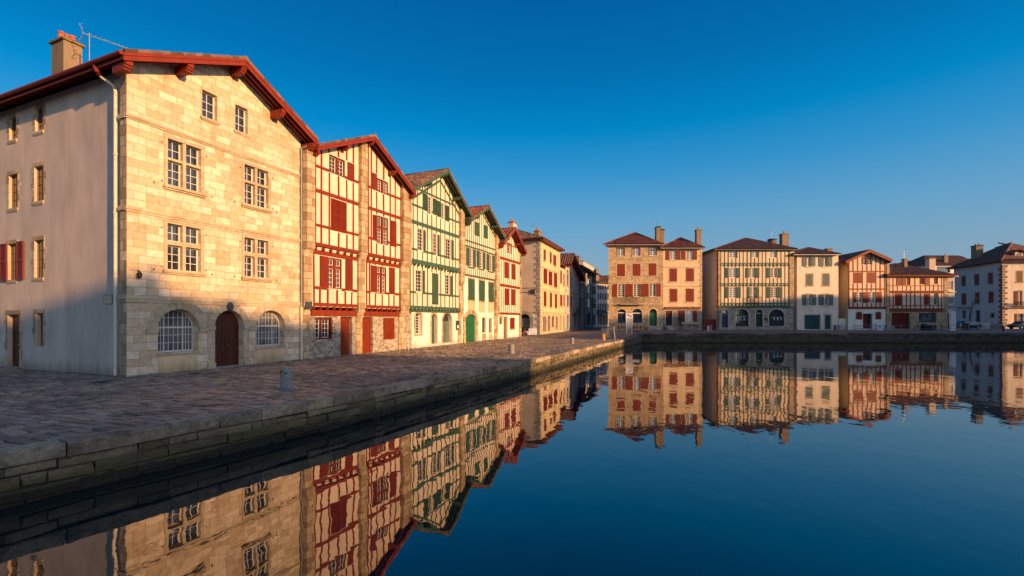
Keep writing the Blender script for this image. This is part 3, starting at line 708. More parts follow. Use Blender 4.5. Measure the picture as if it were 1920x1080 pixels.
def pl(tab, x):
    for (a, va), (b, vb) in zip(tab, tab[1:]):
        if x <= b: return va+(vb-va)*(max(x, a)-a)/(b-a)
    return tab[-1][1]
def m_sett():
    m, nt, b = newmat('sett_stone'); v = coords(nt, False); at = nt.nodes.new('ShaderNodeAttribute'); at.attribute_name = 'tint'
    n = noise(nt, v, .3, 5, .65); n2 = noise(nt, v, 12, 4, .7)
    c = mix(nt, 'MULTIPLY', 1.0, at.outputs['Color'], ramp(nt, n, .32, .68, (.55, .55, .55), (1.25, 1.12, 1.0)))
    nt.links.new(mix(nt, 'MULTIPLY', 1.0, c, ramp(nt, n2, .3, .7, (.7,)*3, (1.15,)*3)), b.inputs['Base Color'])
    nt.links.new(ramp(nt, n, .35, .7, (.7,)*3, (.42,)*3), b.inputs['Roughness']); b.inputs['Specular IOR Level'].default_value = .35
    bump(nt, b, n2, .5, .02); return m
rs = random.Random(11); g = G(); tints = []; srow = -16.0
while srow < 47:
    dw = rs.uniform(.22, .28); te = pl([(a, b) for a, b in EST], srow+dw/2)-.29
    t = -9.5 if srow < -.3 else .01; t += rs.uniform(0, .3) if srow < -.3 else 0
    while t < te:
        L = rs.uniform(.24, .46); t1 = min(t+L, te)
        if t1-t > .08:
            zf = pl(FZ, srow); zz = lambda q: zf+(.80-zf)*max(0, min(1, q/(te+.4)))
            h = rs.gauss(0, .011); k = .016; tx, ty = rs.gauss(0, .004), rs.gauss(0, .004); n = len(g.v)
            for (a, b, sx, sy) in ((srow+k, t+k, -1, -1), (srow+dw-k, t+k, 1, -1), (srow+dw-k, t1-k, 1, 1), (srow+k, t1-k, -1, 1)):
                X, Y = LP(a, -b); g.v.append((X, Y, zz(b)-.05))
            for (a, b, sx, sy) in ((srow+k*1.7, t+k*1.7, -1, -1), (srow+dw-k*1.7, t+k*1.7, 1, -1), (srow+dw-k*1.7, t1-k*1.7, 1, 1), (srow+k*1.7, t1-k*1.7, -1, 1)):
                X, Y = LP(a, -b); g.v.append((X, Y, zz(b)+h+tx*sx+ty*sy))
            g.f += [(n+4, n+7, n+6, n+5)]+[(n+i, n+4+i, n+4+(i+1) % 4, n+(i+1) % 4) for i in range(4)]
            u = rs.uniform(.17, .42); wv = rs.uniform(-.03, .03); tints.append((u*(.97+wv), u*.84, u*(.70-wv), 1))
        t = t1
    srow += dw
o = structure(g.obj('sett_paving', m_sett())); ca = o.data.color_attributes.new('tint', 'FLOAT_COLOR', 'CORNER')
import numpy as np
ca.data.foreach_set('color', np.repeat(np.array(tints, dtype=np.float32), 20, axis=0).ravel())
g = G()
P_ = [(16.2, 57.9), (18, 68), (21, 80), (30, 130), (60, 600)]; Q = [(92, 57.9), (92, 68), (92, 80), (95, 130), (160, 600)]; R_ = [(700, 57.9), (700, 68), (700, 80), (800, 130), (1500, 600)]
for a in range(5): g.v += [(*P_[a], 1.196), (*Q[a], 1.196), (*R_[a], 1.196)]
for a in range(4):
    for i in range(2): g.f.append((a*3+i, a*3+i+1, a*3+i+4, a*3+i+3))
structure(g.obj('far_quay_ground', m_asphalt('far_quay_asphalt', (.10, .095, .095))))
g = G(); g.poly([(-2500, -2500, -.5), (2500, -2500, -.5), (2500, 3500, -.5), (-2500, 3500, -.5)])
structure(g.obj('ground', m_asphalt('ground_earth', (.08, .07, .06))))
# opposite bank outside the frame, carries the houses that shade the quay
def SP(p, q, z=0): return (HX*p+.596*q, HY*p+.803*q, z)
g = G(); g.poly([SP(38, -60, 1.2), SP(140, -60, 1.2), SP(140, 130, 1.2), SP(38, 130, 1.2)]); structure(g.obj('opposite_quay_ground', m_asphalt('opposite_asphalt')))

def m_quaystone(name, c):
    m, nt, b = newmat(name); tc = nt.nodes.new('ShaderNodeTexCoord'); v = tc.outputs['Object']
    n = noise(nt, v, 1.6, 6, .75); n2 = noise(nt, v, 11, 5, .7); n3 = noise(nt, v, 4, 4, .8)
    c1 = ramp(nt, n, .3, .72, sc(c, .28), sc(c, 1.6))
    c1 = mix(nt, 'MULTIPLY', 1.0, c1, ramp(nt, n2, .3, .7, (.6,)*3, (1.2,)*3))
    c1 = mix(nt, 'MIX', ramp(nt, n3, .68, .74, (0, 0, 0), (.75,)*3), c1, (.42, .38, .30))
    at = nt.nodes.new('ShaderNodeAttribute'); at.attribute_name = 'tint'
    c1 = mix(nt, 'MULTIPLY', 1.0, c1, at.outputs['Color'])
    s = nt.nodes.new('ShaderNodeSeparateXYZ'); nt.links.new(v, s.inputs[0])
    a = nt.nodes.new('ShaderNodeMath'); a.operation = 'MULTIPLY_ADD'; nt.links.new(n, a.inputs[0]); a.inputs[1].default_value = -.35; nt.links.new(s.outputs[2], a.inputs[2])
    c2 = mix(nt, 'MIX', ramp(nt, a.outputs[0], .02, .5, (.9,)*3, (0, 0, 0)), c1, (.075, .068, .018))   # weed and algae near the waterline
    c3 = mix(nt, 'MIX', ramp(nt, a.outputs[0], -.16, -.03, (.8,)*3, (0, 0, 0)), c2, (.012, .011, .006))
    nt.links.new(c3, b.inputs['Base Color']); b.inputs['Roughness'].default_value = .8
    bump(nt, b, mix(nt, 'MIX', .5, n, n2), 1.0, .12); return m
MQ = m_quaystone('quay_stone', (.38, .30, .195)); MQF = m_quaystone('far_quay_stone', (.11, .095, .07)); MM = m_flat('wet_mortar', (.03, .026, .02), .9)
def quay(name, label, pts, z0s, mat, far=False, seed=1):
    rnd = random.Random(seed); root = empty(name, (pts[0][0], pts[0][1], 0), 0, label, 'quay wall')
    O = Vector((pts[0][0], pts[0][1], 0)); P = [Vector((p[0], p[1], 0))-O for p in pts]
    acc = [0]
    for a, b in zip(P, P[1:]): acc.append(acc[-1]+(b-a).length)
    def at(d):
        d = max(0, min(acc[-1]-1e-4, d))
        for i in range(len(P)-1):
            if d <= acc[i+1]:
                t = (d-acc[i])/(acc[i+1]-acc[i]); dr = (P[i+1]-P[i]).normalized(); return P[i]+(P[i+1]-P[i])*t, dr, z0s[i]+(z0s[i+1]-z0s[i])*t
    def block(g, cols, d0, d1, out0, out1, za, zb, slope=True):
        p, dr, h = at(d0); q, dr2, h2 = at(d1); nn = Vector((dr[1], -dr[0], 0)); n2 = Vector((dr2[1], -dr2[0], 0)); i = len(g.v); e = .022
        ring = []
        for k, (o, z) in enumerate(((out0, za), (out1-e, za), (out1, za+e), (out1, zb-e), (out1-e, zb), (out0, zb))):
            ring.append((p+nn*o+Vector((0, 0, h*0+z+h)), q+n2*o+Vector((0, 0, z+h2))))
        dd = (q-p).normalized()*e
        jt = lambda k: Vector((rnd.uniform(-1, 1), rnd.uniform(-1, 1), rnd.uniform(-1, 1)))*(.017 if 0 < k < 5 else 0)
        for k, (a, b) in enumerate(ring): g.v += [tuple(a+jt(k)), tuple(b+jt(k))]
        for k in range(6): m_ = (k+1) % 6; g.f.append((i+2*k, i+2*k+1, i+2*m_+1, i+2*m_))
        g.f.append(tuple(i+2*k for k in range(5, -1, -1))); g.f.append(tuple(i+2*k+1 for k in range(6)))
        t = rnd.uniform(.45, 1.7)*(1 if za > -.28 else .68); w_ = rnd.uniform(-.05, .08); cols.append((len(g.f)-8, len(g.f), (t*(1+w_), t, t*(1-w_), 1)))
    def fin(g, cols, nm):
        o = g.obj(nm, mat, root); ca = o.data.color_attributes.new('tint', 'FLOAT_COLOR', 'CORNER')
        for f0, f1, c in cols:
            for fi in range(f0, f1):
                for li in o.data.polygons[fi].loop_indices: ca.data[li].color = c
        return o
    g = G(); cols = []; d = 0; gap = .02
    while d < acc[-1]:
        L = rnd.choice((.7, .9, 1.2, 1.5, 1.9))*(1.4 if far else 1); dz = rnd.uniform(-.012, .01)
        block(g, cols, d+gap, min(d+L, acc[-1])-gap*.3, -.36, .06+rnd.uniform(-.02, .02), -.235+dz, 0+dz); d += L
    fin(g, cols, 'coping')
    g = G(); cols = []; zt = -.245; hs_ = (.17, .2, .18, .22, .3, .3)
    for hgt in hs_:
        d = rnd.uniform(-.5, 0)
        while d < acc[-1]:
            L = rnd.choice((.3, .4, .5, .6, .8, 1.1)); 
            if d+L > 0: block(g, cols, max(d, 0)+gap, min(d+L, acc[-1])-gap*.3, -.3, rnd.uniform(-.05, .03), zt-hgt+.012+rnd.uniform(-.02, .02), zt-rnd.uniform(0, .008))
            d += L
        zt -= hgt
    fin(g, cols, 'block_course')
    g = G()
    for i in range(len(P)-1):
        dr = (P[i+1]-P[i]).normalized(); nn = Vector((dr[1], -dr[0], 0))*-.055
        g.poly([tuple(P[i]+nn+Vector((0, 0, -1.5))), tuple(P[i+1]+nn+Vector((0, 0, -1.5))), tuple(P[i+1]+nn+Vector((0, 0, z0s[i+1]-.05))), tuple(P[i]+nn+Vector((0, 0, z0s[i]-.05)))])
    g.obj('mortar_backing', MM, root)
    # foot ledge just under and at the water
    return root
quay('quay_wall', 'long block stone quay wall with pale coping running beside the paved quay on the left', EDGE, [.83]*5, MQ)
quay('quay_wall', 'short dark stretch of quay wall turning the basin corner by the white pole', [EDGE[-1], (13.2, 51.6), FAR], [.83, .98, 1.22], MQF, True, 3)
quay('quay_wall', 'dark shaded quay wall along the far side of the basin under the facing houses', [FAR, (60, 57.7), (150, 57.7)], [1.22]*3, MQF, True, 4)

# ------------------------------------------------------------------ the stone house in the left foreground
H = House('stone_house', 'tall cream ashlar house with mullioned windows and brown arched door, nearest on the left', LP(0), LP(8.66), D=22, z0=.5)
f = H.f
ztop = H.gable(-.57, 13.1, 4.5, 15.45, 9.02, 13.15, 'red_roof', 'tile', pw=.26, hh=.38, barge=.3)
top_ = [(0, ztop(0)), (4.5, ztop(4.5)), (8.66, ztop(8.66))]
def mull(px_, trans):
    """stone cross window: rect px (x0, x1, yt, yb), mullion px, transom px"""
    (x0, x1, yt, yb), (m0, m1), (t0, t1) = px_, trans[0], trans[1]
    r = f.rect(x0, x1, yt, yb); ma, mb = f.X(m0), f.X(m1); tb, ta = f.px(x0, t1)[1], f.px(x0, t0)[1]
    f.holes.append(r)
    g = G(); g.box(ma, mb, .0, .24, r[2], r[3]); g.box(r[0], r[1], .012, .235, tb, ta)
    w_ = .1; g.box(r[0]-w_, r[0]-.001, -.03, .1, r[2], r[3]); g.box(r[1]+.001, r[1]+w_, -.03, .1, r[2], r[3]); g.box(r[0]-w_, r[1]+w_, -.032, .1, r[3]+.001, r[3]+w_)
    g.box(r[0]-w_-.04, r[0]-w_-.001, -.045, .05, r[2], r[3]+w_); g.box(r[1]+w_+.001, r[1]+w_+.04, -.045, .05, r[2], r[3]+w_); g.box(r[0]-w_-.04, r[1]+w_+.04, -.046, .05, r[3]+w_+.001, r[3]+w_+.04)
    fo = f.obj(g, 'window_surround', 'stone2')
    for (a, b) in ((r[0], ma), (mb, r[1])):
        for (c, d, nz) in ((r[2], tb, 3), (ta, r[3], 2)): f.win((a, b, c, d), 2, nz, 'wwhite', .2, 0, .05, .022, hole=False)
    s = G(); s.box(r[0]-.2, r[1]+.2, -.16, -.001, r[2]-.12, r[2]-.001); s.box(r[0]-.17, r[1]+.17, -.09, -.002, r[2]-.19, r[2]-.121); f.obj(s, 'sill', 'stone2')
    q = G()
    for x in (r[0]-.24, r[1]+.24):
        for z in (r[2]+.12, r[3]-.25): q.tube([(x, 0, z), (x, -.06, z)], .02, 6)
    for x in (r[0]-.55, r[1]+.5): q.tube([(x, 0, r[2]-.02), (x, -.07, r[2]-.02), (x, -.07, r[2]-.08)], .018, 6)
    f.obj(q, 'shutter_hook', 'iron')
mull((314, 376.5, 259, 346.7), ((343, 349), (294, 298.5)))
mull((458, 502.8, 307.5, 381.7), ((478.5, 482.5), (336, 340.5)))
mull((313.5, 376, 418, 505.5), ((342.5, 348.5), (450.5, 458)))
mull((458, 502.5, 444.5, 518.5), ((478, 483), (471.7, 478.5)))
for q in ((379, 406.7, 167.5, 218), (441, 464.3, 195, 244)):
    r = f.rect(*q); f.win(r, 2, 3, 'wwhite', .2); f.surround(r, 'stone2', .06, .01); f.sill(r, 'stone2', .09, .1, .1)
for q, nb in (((296, 372.5, 579.5, 662), 0), ((480, 533.5, 582, 650), 1)):
    a, b = f.X(q[0]), f.X(q[1]); zt_ = f.px((q[0]+q[1])/2, q[2])[1]; zb = f.px(q[0], q[3])[1]; rise = (b-a)*.48
    w3 = [(.245, .05), (.745, .05), (.09, .02), (.17, .02), (.37, .02), (.5, .02), (.62, .02), (.83, .02), (.915, .02)]
    f.win((a, b, zb, zt_), 9, 3, 'wgrey', .38, 0, .06, .022, rise, glass='curtain', transom=zt_-rise*.98, bars=w3)
    f.surround((a, b, zt_-rise, zt_), 'stone2', .42, .025, rise=rise, name='arch_surround')
    s = G(); s.box(a-.05, b+.02, -.06, .36, zb-.13, zb-.002); f.obj(s, 'sill', 'stone2')
    s = G(); s.box(a+.04, b-.03, -.012, -.001, .58, zb-.14); f.obj(s, 'apron_panel', 'warm')
    for u0, u1 in ((a-.46, a-.001), (b+.001, b+.46)): f.obj(G().box(u0, u1, -.09, -.001, zt_-rise-.2, zt_-rise-.002), 'impost', 'stone2')
a, b = f.X(402.5), f.X(456); zt_ = f.px(430, 581.7)[1]; rise = (b-a)*.5
f.door((a, b, .6, zt_), 'oak', rise, .34, 0, 2, style='panel'); f.surround((a, b, .85, zt_), 'stone2', .34, .03, rise=rise, name='arch_surround')
for u0, u1 in ((a-.36, a-.001), (b+.001, b+.36)): f.obj(G().box(u0, u1, -.09, -.001, zt_-rise-.22, zt_-rise-.002), 'impost', 'stone2'); f.obj(G().box(u0, u1, -.1, -.001, .5, .84), 'door_plinth', 'stone2')
s = G(); s.box(a-.02, b+.02, -.14, .5, .5, .61); f.obj(s, 'doorstep', 'grey_stone')
for (x, y, t) in ((237.5, 212.5, .1), (237.5, 385, .13), (237.5, 553, .16)):
    z = f.px(x, y)[1]; s = G()
    s.box(-.07, 8.64, -.09, -.001, z-t, z); s.box(-.04, 8.64, -.05, -.002, z-t*1.7, z-t-.001); f.obj(s, 'string_course', 'stone2')
f.wall(0, 8.66, .5, top_, 'stone', thick=.4, D=None)
p = f.px(430, 574.5); s = G(); s.lathe([(.0, 0), (.17, .0), (.17, .03), (.14, .05), (.0, .05)], 14); 
for i, v in enumerate(s.v): s.v[i] = (v[0], -v[2]-.06, v[1]*1.25)
o = f.obj(s, 'plaque', 'signb'); o.matrix_local = Matrix.Translation((p[0], 0, p[1]))
p = f.px(257, 513); s = G(); s.tube([(0, 0, .12), (0, -.12, .12), (0, -.16, .08)], .02, 6); s.lathe([(.02, .08), (.09, .02), (.08, -.15), (.05, -.2)], 8, 0, -.17); o = f.obj(s, 'wall_lamp', 'iron'); o.matrix_local = Matrix.Translation((p[0], 0, p[1]))
# side wall
L = H.left(0); D = H.D
s = G(); s.box(D-.42, D-.004, 0, .3, .5, 13.0); q = G()
for i in range(19):
    z = .62+i*.65
    if z < 12.5: q.box(D-.42-(.13 if i % 2 else .02), D-.43, .03, .3, z, z+.3)
q.box(D-.44, D-.421, .04, .3, .6, 12.4); L.obj(s, 'quoin', 'pil'); L.obj(q, 'quoin', 'grey_stone')
for y in (212.5, 385, 553): z = f.px(237.5, y)[1]; L.obj(G().box(D-.5, D-.01, -.07, -.001, z-.17, z), 'string_course', 'stone2')
so_ = .14
def SR(x0, x1, yt, yb): 
    r = L.rect(x0, x1, yt, yb, so_); return r
for q in ((17.5, 31, 222, 264), (66, 81, 203, 248), (17, 33, 329, 392), (64.5, 81, 313.5, 379), (15, 31, 458, 525), (64.5, 81, 451, 521)):
    r = SR(*q); L.win(r, 2, 4, 'brown', .10, so_, .05, .02); L.surround(r, 'pil', .14, .015, so_, ears=True); L.sill(r, 'stone2', .05, .12, .08, so_)
r = SR(66, 81, 587, 649); L.win(r, 2, 3, 'brown', .2, so_, .05, .02); L.surround(r, 'pil', .13, .015, so_, ears=True)
r = SR(14, 37, 590, 693); r = (r[0], r[1], .6, r[3]); L.door(r, 'oak', 0, .2, so_, 1, hole=True); L.surround(r, 'pil', .16, .02, so_, ears=True)
r = L.rect(0, 12.5, 458, 527, so_-.08); L.shutter((r[0], r[1], r[2], r[3]), 'red_sh', so_-.05, 'louver')
r = L.rect(31.5, 43.5, 453, 524, so_-.08); L.shutter((r[0], r[1], r[2], r[3]), 'red_sh', so_-.05, 'louver')
L.wall(0, D-.4, .5, 13.05, 'side_plaster', so_, 'side_wall', .4, seal=False)
s = G(); s.box(D-.43, D-.3, .001, so_+.05, .5, 13); L.obj(s, 'quoin', 'grey_stone')
r = L.rect(195, 212, 551.5, 571, so_); s = G().box(r[0], r[1], so_-.03, so_-.001, r[2], r[3]); o = L.obj(s, 'street_name_plate', 'grey_stone')
s = G().box(r[0]+.05, r[1]-.05, so_-.036, so_-.031, r[2]+.05, r[3]-.05)
for i in range(7): s.box(r[0]+.1+i*(r[1]-r[0]-.2)/7, r[0]+.1+(i+.55)*(r[1]-r[0]-.2)/7, so_-.042, so_-.037, (r[2]+r[3])/2+.0, (r[2]+r[3])/2+.09)
s.obj('inset', 'stone2', o)
H.body(0, 8.66, [(0, 12.9), (4.5, 15.2), (8.66, 12.9)], 'side_plaster', left=False)
# rafters and gutter of the side eave
s = G()
for i in range(34): y = -.3+i*.65; s.beam((-.52, y, 12.96), (.2, y, 13.25), .09, .12)
s.obj('rafter', 'red_roof', H.root)
s = G(); s.box(-.60, -.56, -.9, 22.3, 12.82, 12.98); s.obj('eave_board', 'red_roof', H.root)
s = G(); s.tube([(-.67, -.93, 13.03), (-.67, 22.2, 13.03)], .085, 10); s.obj('gutter', 'red_roof', H.root)
pa = L.px(178, 129, -.6); pb = L.px(186, 142, -.4); pc = L.px(214, 167, -.02); pd = L.px(218, 706, -.02)
s = G(); s.tube([(pa[0], -.62, pa[1]+.15), (pa[0]+.1, -.58, pa[1]-.1), (pb[0], -.4, pb[1])], .075, 10); o = L.obj(s, 'downpipe_elbow', 'red_roof')
s = G(); xd = L.X(216.5, -.02); s.tube([(pb[0], -.42, pb[1]+.03), (xd-.06, -.06, pc[1]+.1), (xd, -.02, pc[1]-.12), (xd, -.02, .6)], .062, 10)
for z in (2.2, 4.6, 7.2, 9.6): s.tube([(xd, -.02, z-.03), (xd, -.02, z+.03)], .08, 10)
L.obj(s, 'downpipe', 'zinc')
# chimney: plane through local x = 1.6
K_ = Fr((H.A[0]+H.u[0]*1.5, H.A[1]+H.u[1]*1.5), L.u, H.root)
xa = K_.X(124); dy = -(xa)  # distance behind the front
yc = -xa; zt_ = K_.px(124, 68)[1]
chimney(H.root, 1.75, yc+.5, .75, 1.1, 13.0, zt_, 'chim', 'lichen', 3)
ka = K_.px(157, 62); antenna(H.root, 1.6, -ka[0]-.25, 13.2, ka[1], 1.5, math.radians(-30), 9)
s = G(); s.tube([(8.62, -.1, 12.7), (8.62, -.1, 3.6)], .06, 8); s.tube([(8.62, -.1, 12.65), (8.8, -.5, 12.85)], .06, 8); f.obj(s, 'downpipe', 'dzinc')
s = G(); s.tube([(8.62, -.1, 3.6), (8.62, -.1, .6)], .07, 8); f.obj(s, 'downpipe', 'zinc')

# ------------------------------------------------------------------ half-timbered row on the left
def pilaster(f, x0, x1, tiers, ztop_, name='pilaster', mat='pil', offr=None):
    """x0, x1 in px on the front face of the top tier; tiers: ((z, out), ...) from the ground up"""
    o0 = tiers[-1][1]; a, b = f.X(x0, -o0), f.X(x1, -o0)
    pts = [(0.1, .5)]
    for i, (z, o) in enumerate(tiers):
        pts.append((-o, z if i == 0 else z+.32))
        if i < len(tiers)-1: pts.append((-o, tiers[i+1][0]-.0))
    pts += [(-o0, ztop_), (.1, ztop_)]
    g = G(); g.prismx(pts[::-1], a, b)
    for (z, o), (z2, o2) in zip(tiers, tiers[1:]): g.box(a-.03, b+.03, -o-.04, 0, z2-.1, z2-.002)
    return f.obj(g, name, mat)
def lev(f, x, y, off=0): return f.px(x, y, off)[1]

H = House('timbered_house', 'house with red timber framing and two bays between stone pilasters, next to the stone house', LP(8.68), LP(19.5), z0=.5)
f = H.f; s0 = 8.68
zt = H.gable(.35, 12.85, 5.3, 15.2, 10.05, 12.62, 'red_roof', 'tile', purl=(.03, .52, 1, 1.5, 1.96))
O1, O2 = -.22, -.1
xs = [f.X(x, O1) for x in (591, 602.5, 617, 634.5, 650, 662, 673)]; xs2 = [f.X(x, O1) for x in (690, 695.5, 706, 719, 731.5, 741, 751.5)]
za_ = lev(f, 591, 310, O1); zb_ = lev(f, 591, 356, O1); zc_ = lev(f, 591, 421, O1); zd_ = lev(f, 591, 457, O1); ze_ = lev(f, 591, 472, O2); zf_ = lev(f, 591, 539, O2); zg_ = lev(f, 591, 571, O2); zh_ = lev(f, 591, 588, 0)
W1 = f.rect(617, 646, 288.5, 322, O1); W2 = f.rect(620, 649.5, 371, 431, O1); W3 = f.rect(614, 640, 482, 540, O2)
W4 = f.rect(706, 727, 333, 358, O1); W5 = f.rect(705.5, 727, 403, 455, O1); W6 = f.rect(705.5, 723.5, 499, 550, O2)
def rwin(r, off, top_light=None, red='red', depth=.14):
    a, b, c, d = r; m_ = (a+b)/2; q = .07
    f.holes.append((a, b, c, d, 0)); g = G()
    g.box(a, a+.06, off-.03, off+depth, c, d); g.box(b-.06, b, off-.03, off+depth, c, d); g.box(a+.06, b-.06, off-.03, off+depth, c, c+.06); g.box(a+.06, b-.06, off-.03, off+depth, d-.06, d)
    g.box(m_-q, m_+q, off-.028, off+depth, c+.06, d-.06)
    if top_light: g.box(a+.06, b-.06, off-.026, off+depth-.002, top_light-.07, top_light+.07)
    f.obj(g, 'window_surround', red)
    for (x0, x1) in ((a+.06, m_-q), (m_+q, b-.06)):
        if top_light:
            f.win((x0, x1, c+.06, top_light-.07), 2, 4, 'wwhite', depth-.06, off, .04, .022, hole=False); f.win((x0, x1, top_light+.07, d-.06), 2, 1, 'wwhite', depth-.06, off, .04, .022, hole=False)
        else: f.win((x0, x1, c+.06, d-.06), 2, 4, 'wwhite', depth-.06, off, .04, .022, hole=False)
rwin(W1, O1); rwin(W4, O1)
f.shutter(f.rect(651, 663.5, 303, 336.5, O1), 'red_sh', O1, 'plank'); f.shutter(f.rect(697, 706, 323, 354, O1), 'red_sh', O1, 'plank')
a, b, c, d = W2; f.holes.append((a, b, c, d, 0)); m_ = (a+b)/2+.1
f.shutter((a, m_-.01, c, d), 'red_sh', O1+.02, 'louver'); f.shutter((m_+.01, b, c, d), 'red_sh', O1+.02, 'louver')
rwin(W5, O1, lev(f, 706, 424, O1)); f.shutter(f.rect(698.5, 705, 402, 450, O1), 'red_sh', O1, 'louver'); f.shutter(f.rect(733, 742.5, 413, 461, O1), 'red_sh', O1, 'plank')
rwin(W3, O2, lev(f, 615, 499, O2)); f.shutter(f.rect(599, 613.5, 479, 537, O2), 'red_sh', O2, 'plank'); f.shutter(f.rect(647, 660.5, 486, 544.5, O2), 'red_sh', O2, 'plank')
rwin(W6, O2, lev(f, 706, 513, O2)); f.shutter(f.rect(695, 705, 497, 547, O2), 'red_sh', O2, 'plank'); f.shutter(f.rect(729, 739.5, 501, 551, O2), 'red_sh', O2, 'plank')
G1 = f.rect(590, 624, 595, 637); a, b, c, d = G1; f.holes.append((a, b, c, d, 0))
s = G(); s.box(a, a+.07, .1, .4, c, d); s.box(b-.07, b, .1, .4, c, d); s.box(a+.07, b-.07, .1, .4, c, c+.08); s.box(a+.07, b-.07, .1, .4, d-.08, d); m_ = a+(b-a)*.5; s.box(m_-.1, m_+.1, .28, .4, c+.08, d-.08); f.obj(s, 'window_surround', 'dred')
f.win((a+.07, m_-.1, c+.08, d-.08), 2, 4, 'wwhite', .3, 0, .04, .024, hole=False); f.win((m_+.1, b-.07, c+.08, d-.08), 2, 4, 'wwhite', .3, 0, .04, .024, hole=False)
dr = f.rect(638.5, 660, 594, 665); f.door((dr[0], dr[1], .58, dr[3]), 'red_sh', 0, .22, 0, 1, style='plank')
dr2 = f.rect(678.5, 699, 594, 661); f.door((dr2[0], dr2[1], .58, dr2[3]), 'red_sh', 0, .18, 0, 1, style='panel')
G2 = f.rect(718.5, 739.5, 596, 637); f.holes.append((*G2, 0)); f.pair(G2, 'red_sh', .04, 'plank')
f.wall(0, 10.9, .5, zh_+.15, 'rubble', 0, 'ground_floor_wall', .4, holes=[h for h in f.holes if h[2] < 2.5 and h[3] < zh_+.4])
x_l, x_r = xs[0]-.3, xs2[-1]+.3
f.wall(x_l, x_r, zg_-.12, zd_-.1, 'cream', O2, 'infill_panel', .15, holes=[h for h in f.holes if h[2] > 2.6 and h[3] < zd_])
roofl = [(x, zt(x)) for x in (x_l, 5.3, x_r)]
f.wall(x_l, x_r, zd_-.1, roofl, 'cream', O1, 'infill_panel', .15, holes=[h for h in f.holes if h[2] > zd_-.2])
for X_ in (xs, xs2):
    e0, e1 = X_[0]-.05, X_[-1]+.05
    rc = [W1, W2, W4, W5, f.rect(651, 663.5, 303, 336.5, O1), f.rect(697, 706, 323, 354, O1)]
    f.timber('red', X_, [(za_, .16), (zb_, .22), (zc_, .16), (zd_, .2)], zd_, 20, O1, rc, .13, roofline=zt, x0=e0, x1=e1)
    rc = [W3, W6, f.rect(599, 613.5, 479, 537, O2), f.rect(647, 660.5, 486, 544.5, O2), f.rect(695, 705, 497, 547, O2), f.rect(729, 739.5, 501, 551, O2)]
    f.timber('red', X_, [(ze_, .26), (zf_, .17), (zg_+.02, .2)], zg_, ze_, O2, rc, .13, x0=e0, x1=e1, joists=((zd_-.27, .2, .55),))
    f.timber('red', [], [(zh_+.05, .34)], zg_, zg_, O2+.06, (), x0=e0-.1, x1=e1+.1, joists=((zg_-.2, .2, .55),))
for (x0, x1) in ((576, 591), (678, 689.5), (757, 772)):
    pilaster(f, x0, x1, ((.5, .06), (3.35 if x0 < 600 else 3.1, .28), (6.7 if x0 < 600 else 6.9, .5)), zt(f.X(x0, -.5))-.02)
H.body(0.02, 10.9, [(0.02, 12.4), (5.3, 14.8), (10.9, 12.1)], 'beige')
s = G(); p = f.px(579, 572, -.3); s.box(p[0]-.25, p[0]+.22, -.345, -.31, p[1]-.2, p[1]+.2); f.obj(s, 'street_name_plate', 'signb')

def gabled(name, label, s0, s1, gz, tr, tile, mats, pil=(), D=12, purl=(.03, .5, 1, 1.5, 1.97)):
    H = House(name, label, LP(s0), LP(s1), z0=.5, D=D)
    zt = H.gable(*gz, tr, tile, purl=purl); return H, H.f, zt
# third house, green
H, f, zt = gabled('timbered_house', 'house with dark green timber framing over a white ground floor with two arched doors', 19.5, 28.0, (-.95, 12.95, 4.15, 15.85, 8.5, 12.85), 'green', 'tile', None)
O1 = -.12
xs = [f.X(x, O1) for x in (768.5, 774.5, 782, 792, 801, 809.5, 818, 826, 834, 842.5, 848.5, 854, 860.5)]
zA = lev(f, 776, 384, O1); zB = lev(f, 776, 416, O1); zC = lev(f, 772, 466, O1); zD = lev(f, 770, 490, O1); zE = lev(f, 768, 547, O1); zF = lev(f, 768, 575, O1); zatt = lev(f, 792, 358, O1)
rc = []
def gw(q, nx, nz, off=O1, mat='wwhite', depth=.1, st=None, **k):
    r = f.rect(*q, off); rc.append(r); f.win(r, nx, nz, mat, depth, off, .045, .022, **k); return r
for q in ((782.5, 793.5, 427, 468), (812, 820, 437, 478), (836, 846, 446.5, 485)): gw(q, 2, 6)
for q in ((779.5, 791.5, 505.5, 546.5), (834.5, 843.5, 514.5, 551.5)): gw(q, 2, 6)
for q in ((801, 809.5, 367, 399), (826.5, 833.5, 380, 409)): gw(q, 2, 6)
for q in ((792, 800.7, 361, 393), (811, 818, 371, 401), (819, 826, 375.5, 405), (834, 842, 384, 413)): r = f.rect(*q, O1); rc.append(r); f.shutter(r, 'green_sh', O1, 'louver')
for q in ((793.8, 797.5, 431, 470), (820.3, 823.5, 440, 480), (846.3, 850, 450, 487), (792, 796, 507, 548), (844, 848, 517, 553)): r = f.rect(*q, O1); f.shutter(r, 'green_sh', O1, 'plank')
r = f.rect(810, 822.5, 511.6, 571, O1); rc.append(r); f.door(r, 'green_sh', 0, .08, O1, 1, style='panel')
s = G(); s.box(r[0]+.02, (r[0]+r[1])/2, O1-.05, O1-.03, r[2]+.1, r[3]-.05)
for i in range(12): z = r[2]+.15+(r[3]-r[2]-.25)*i/12; s.box(r[0]+.03, (r[0]+r[1])/2, O1-.07, O1-.055, z, z+.02)
f.obj(s, 'shutter', 'green_sh')
f.door(f.rect(809.5, 818, 588.5, 645), 'green_sh', .35, .25, 0, 1, style='panel', light=1); rg = f.rect(809.5, 818, 588.5, 645); f.surround(rg, 'pil', .2, .02, rise=.35)
rg = f.rect(830.5, 846, 587, 643); f.door(rg, 'pale_green', (rg[1]-rg[0])*.5, .25, 0, 2, style='panel', light=1); f.surround(rg, 'pil', .2, .02, rise=(rg[1]-rg[0])*.5)
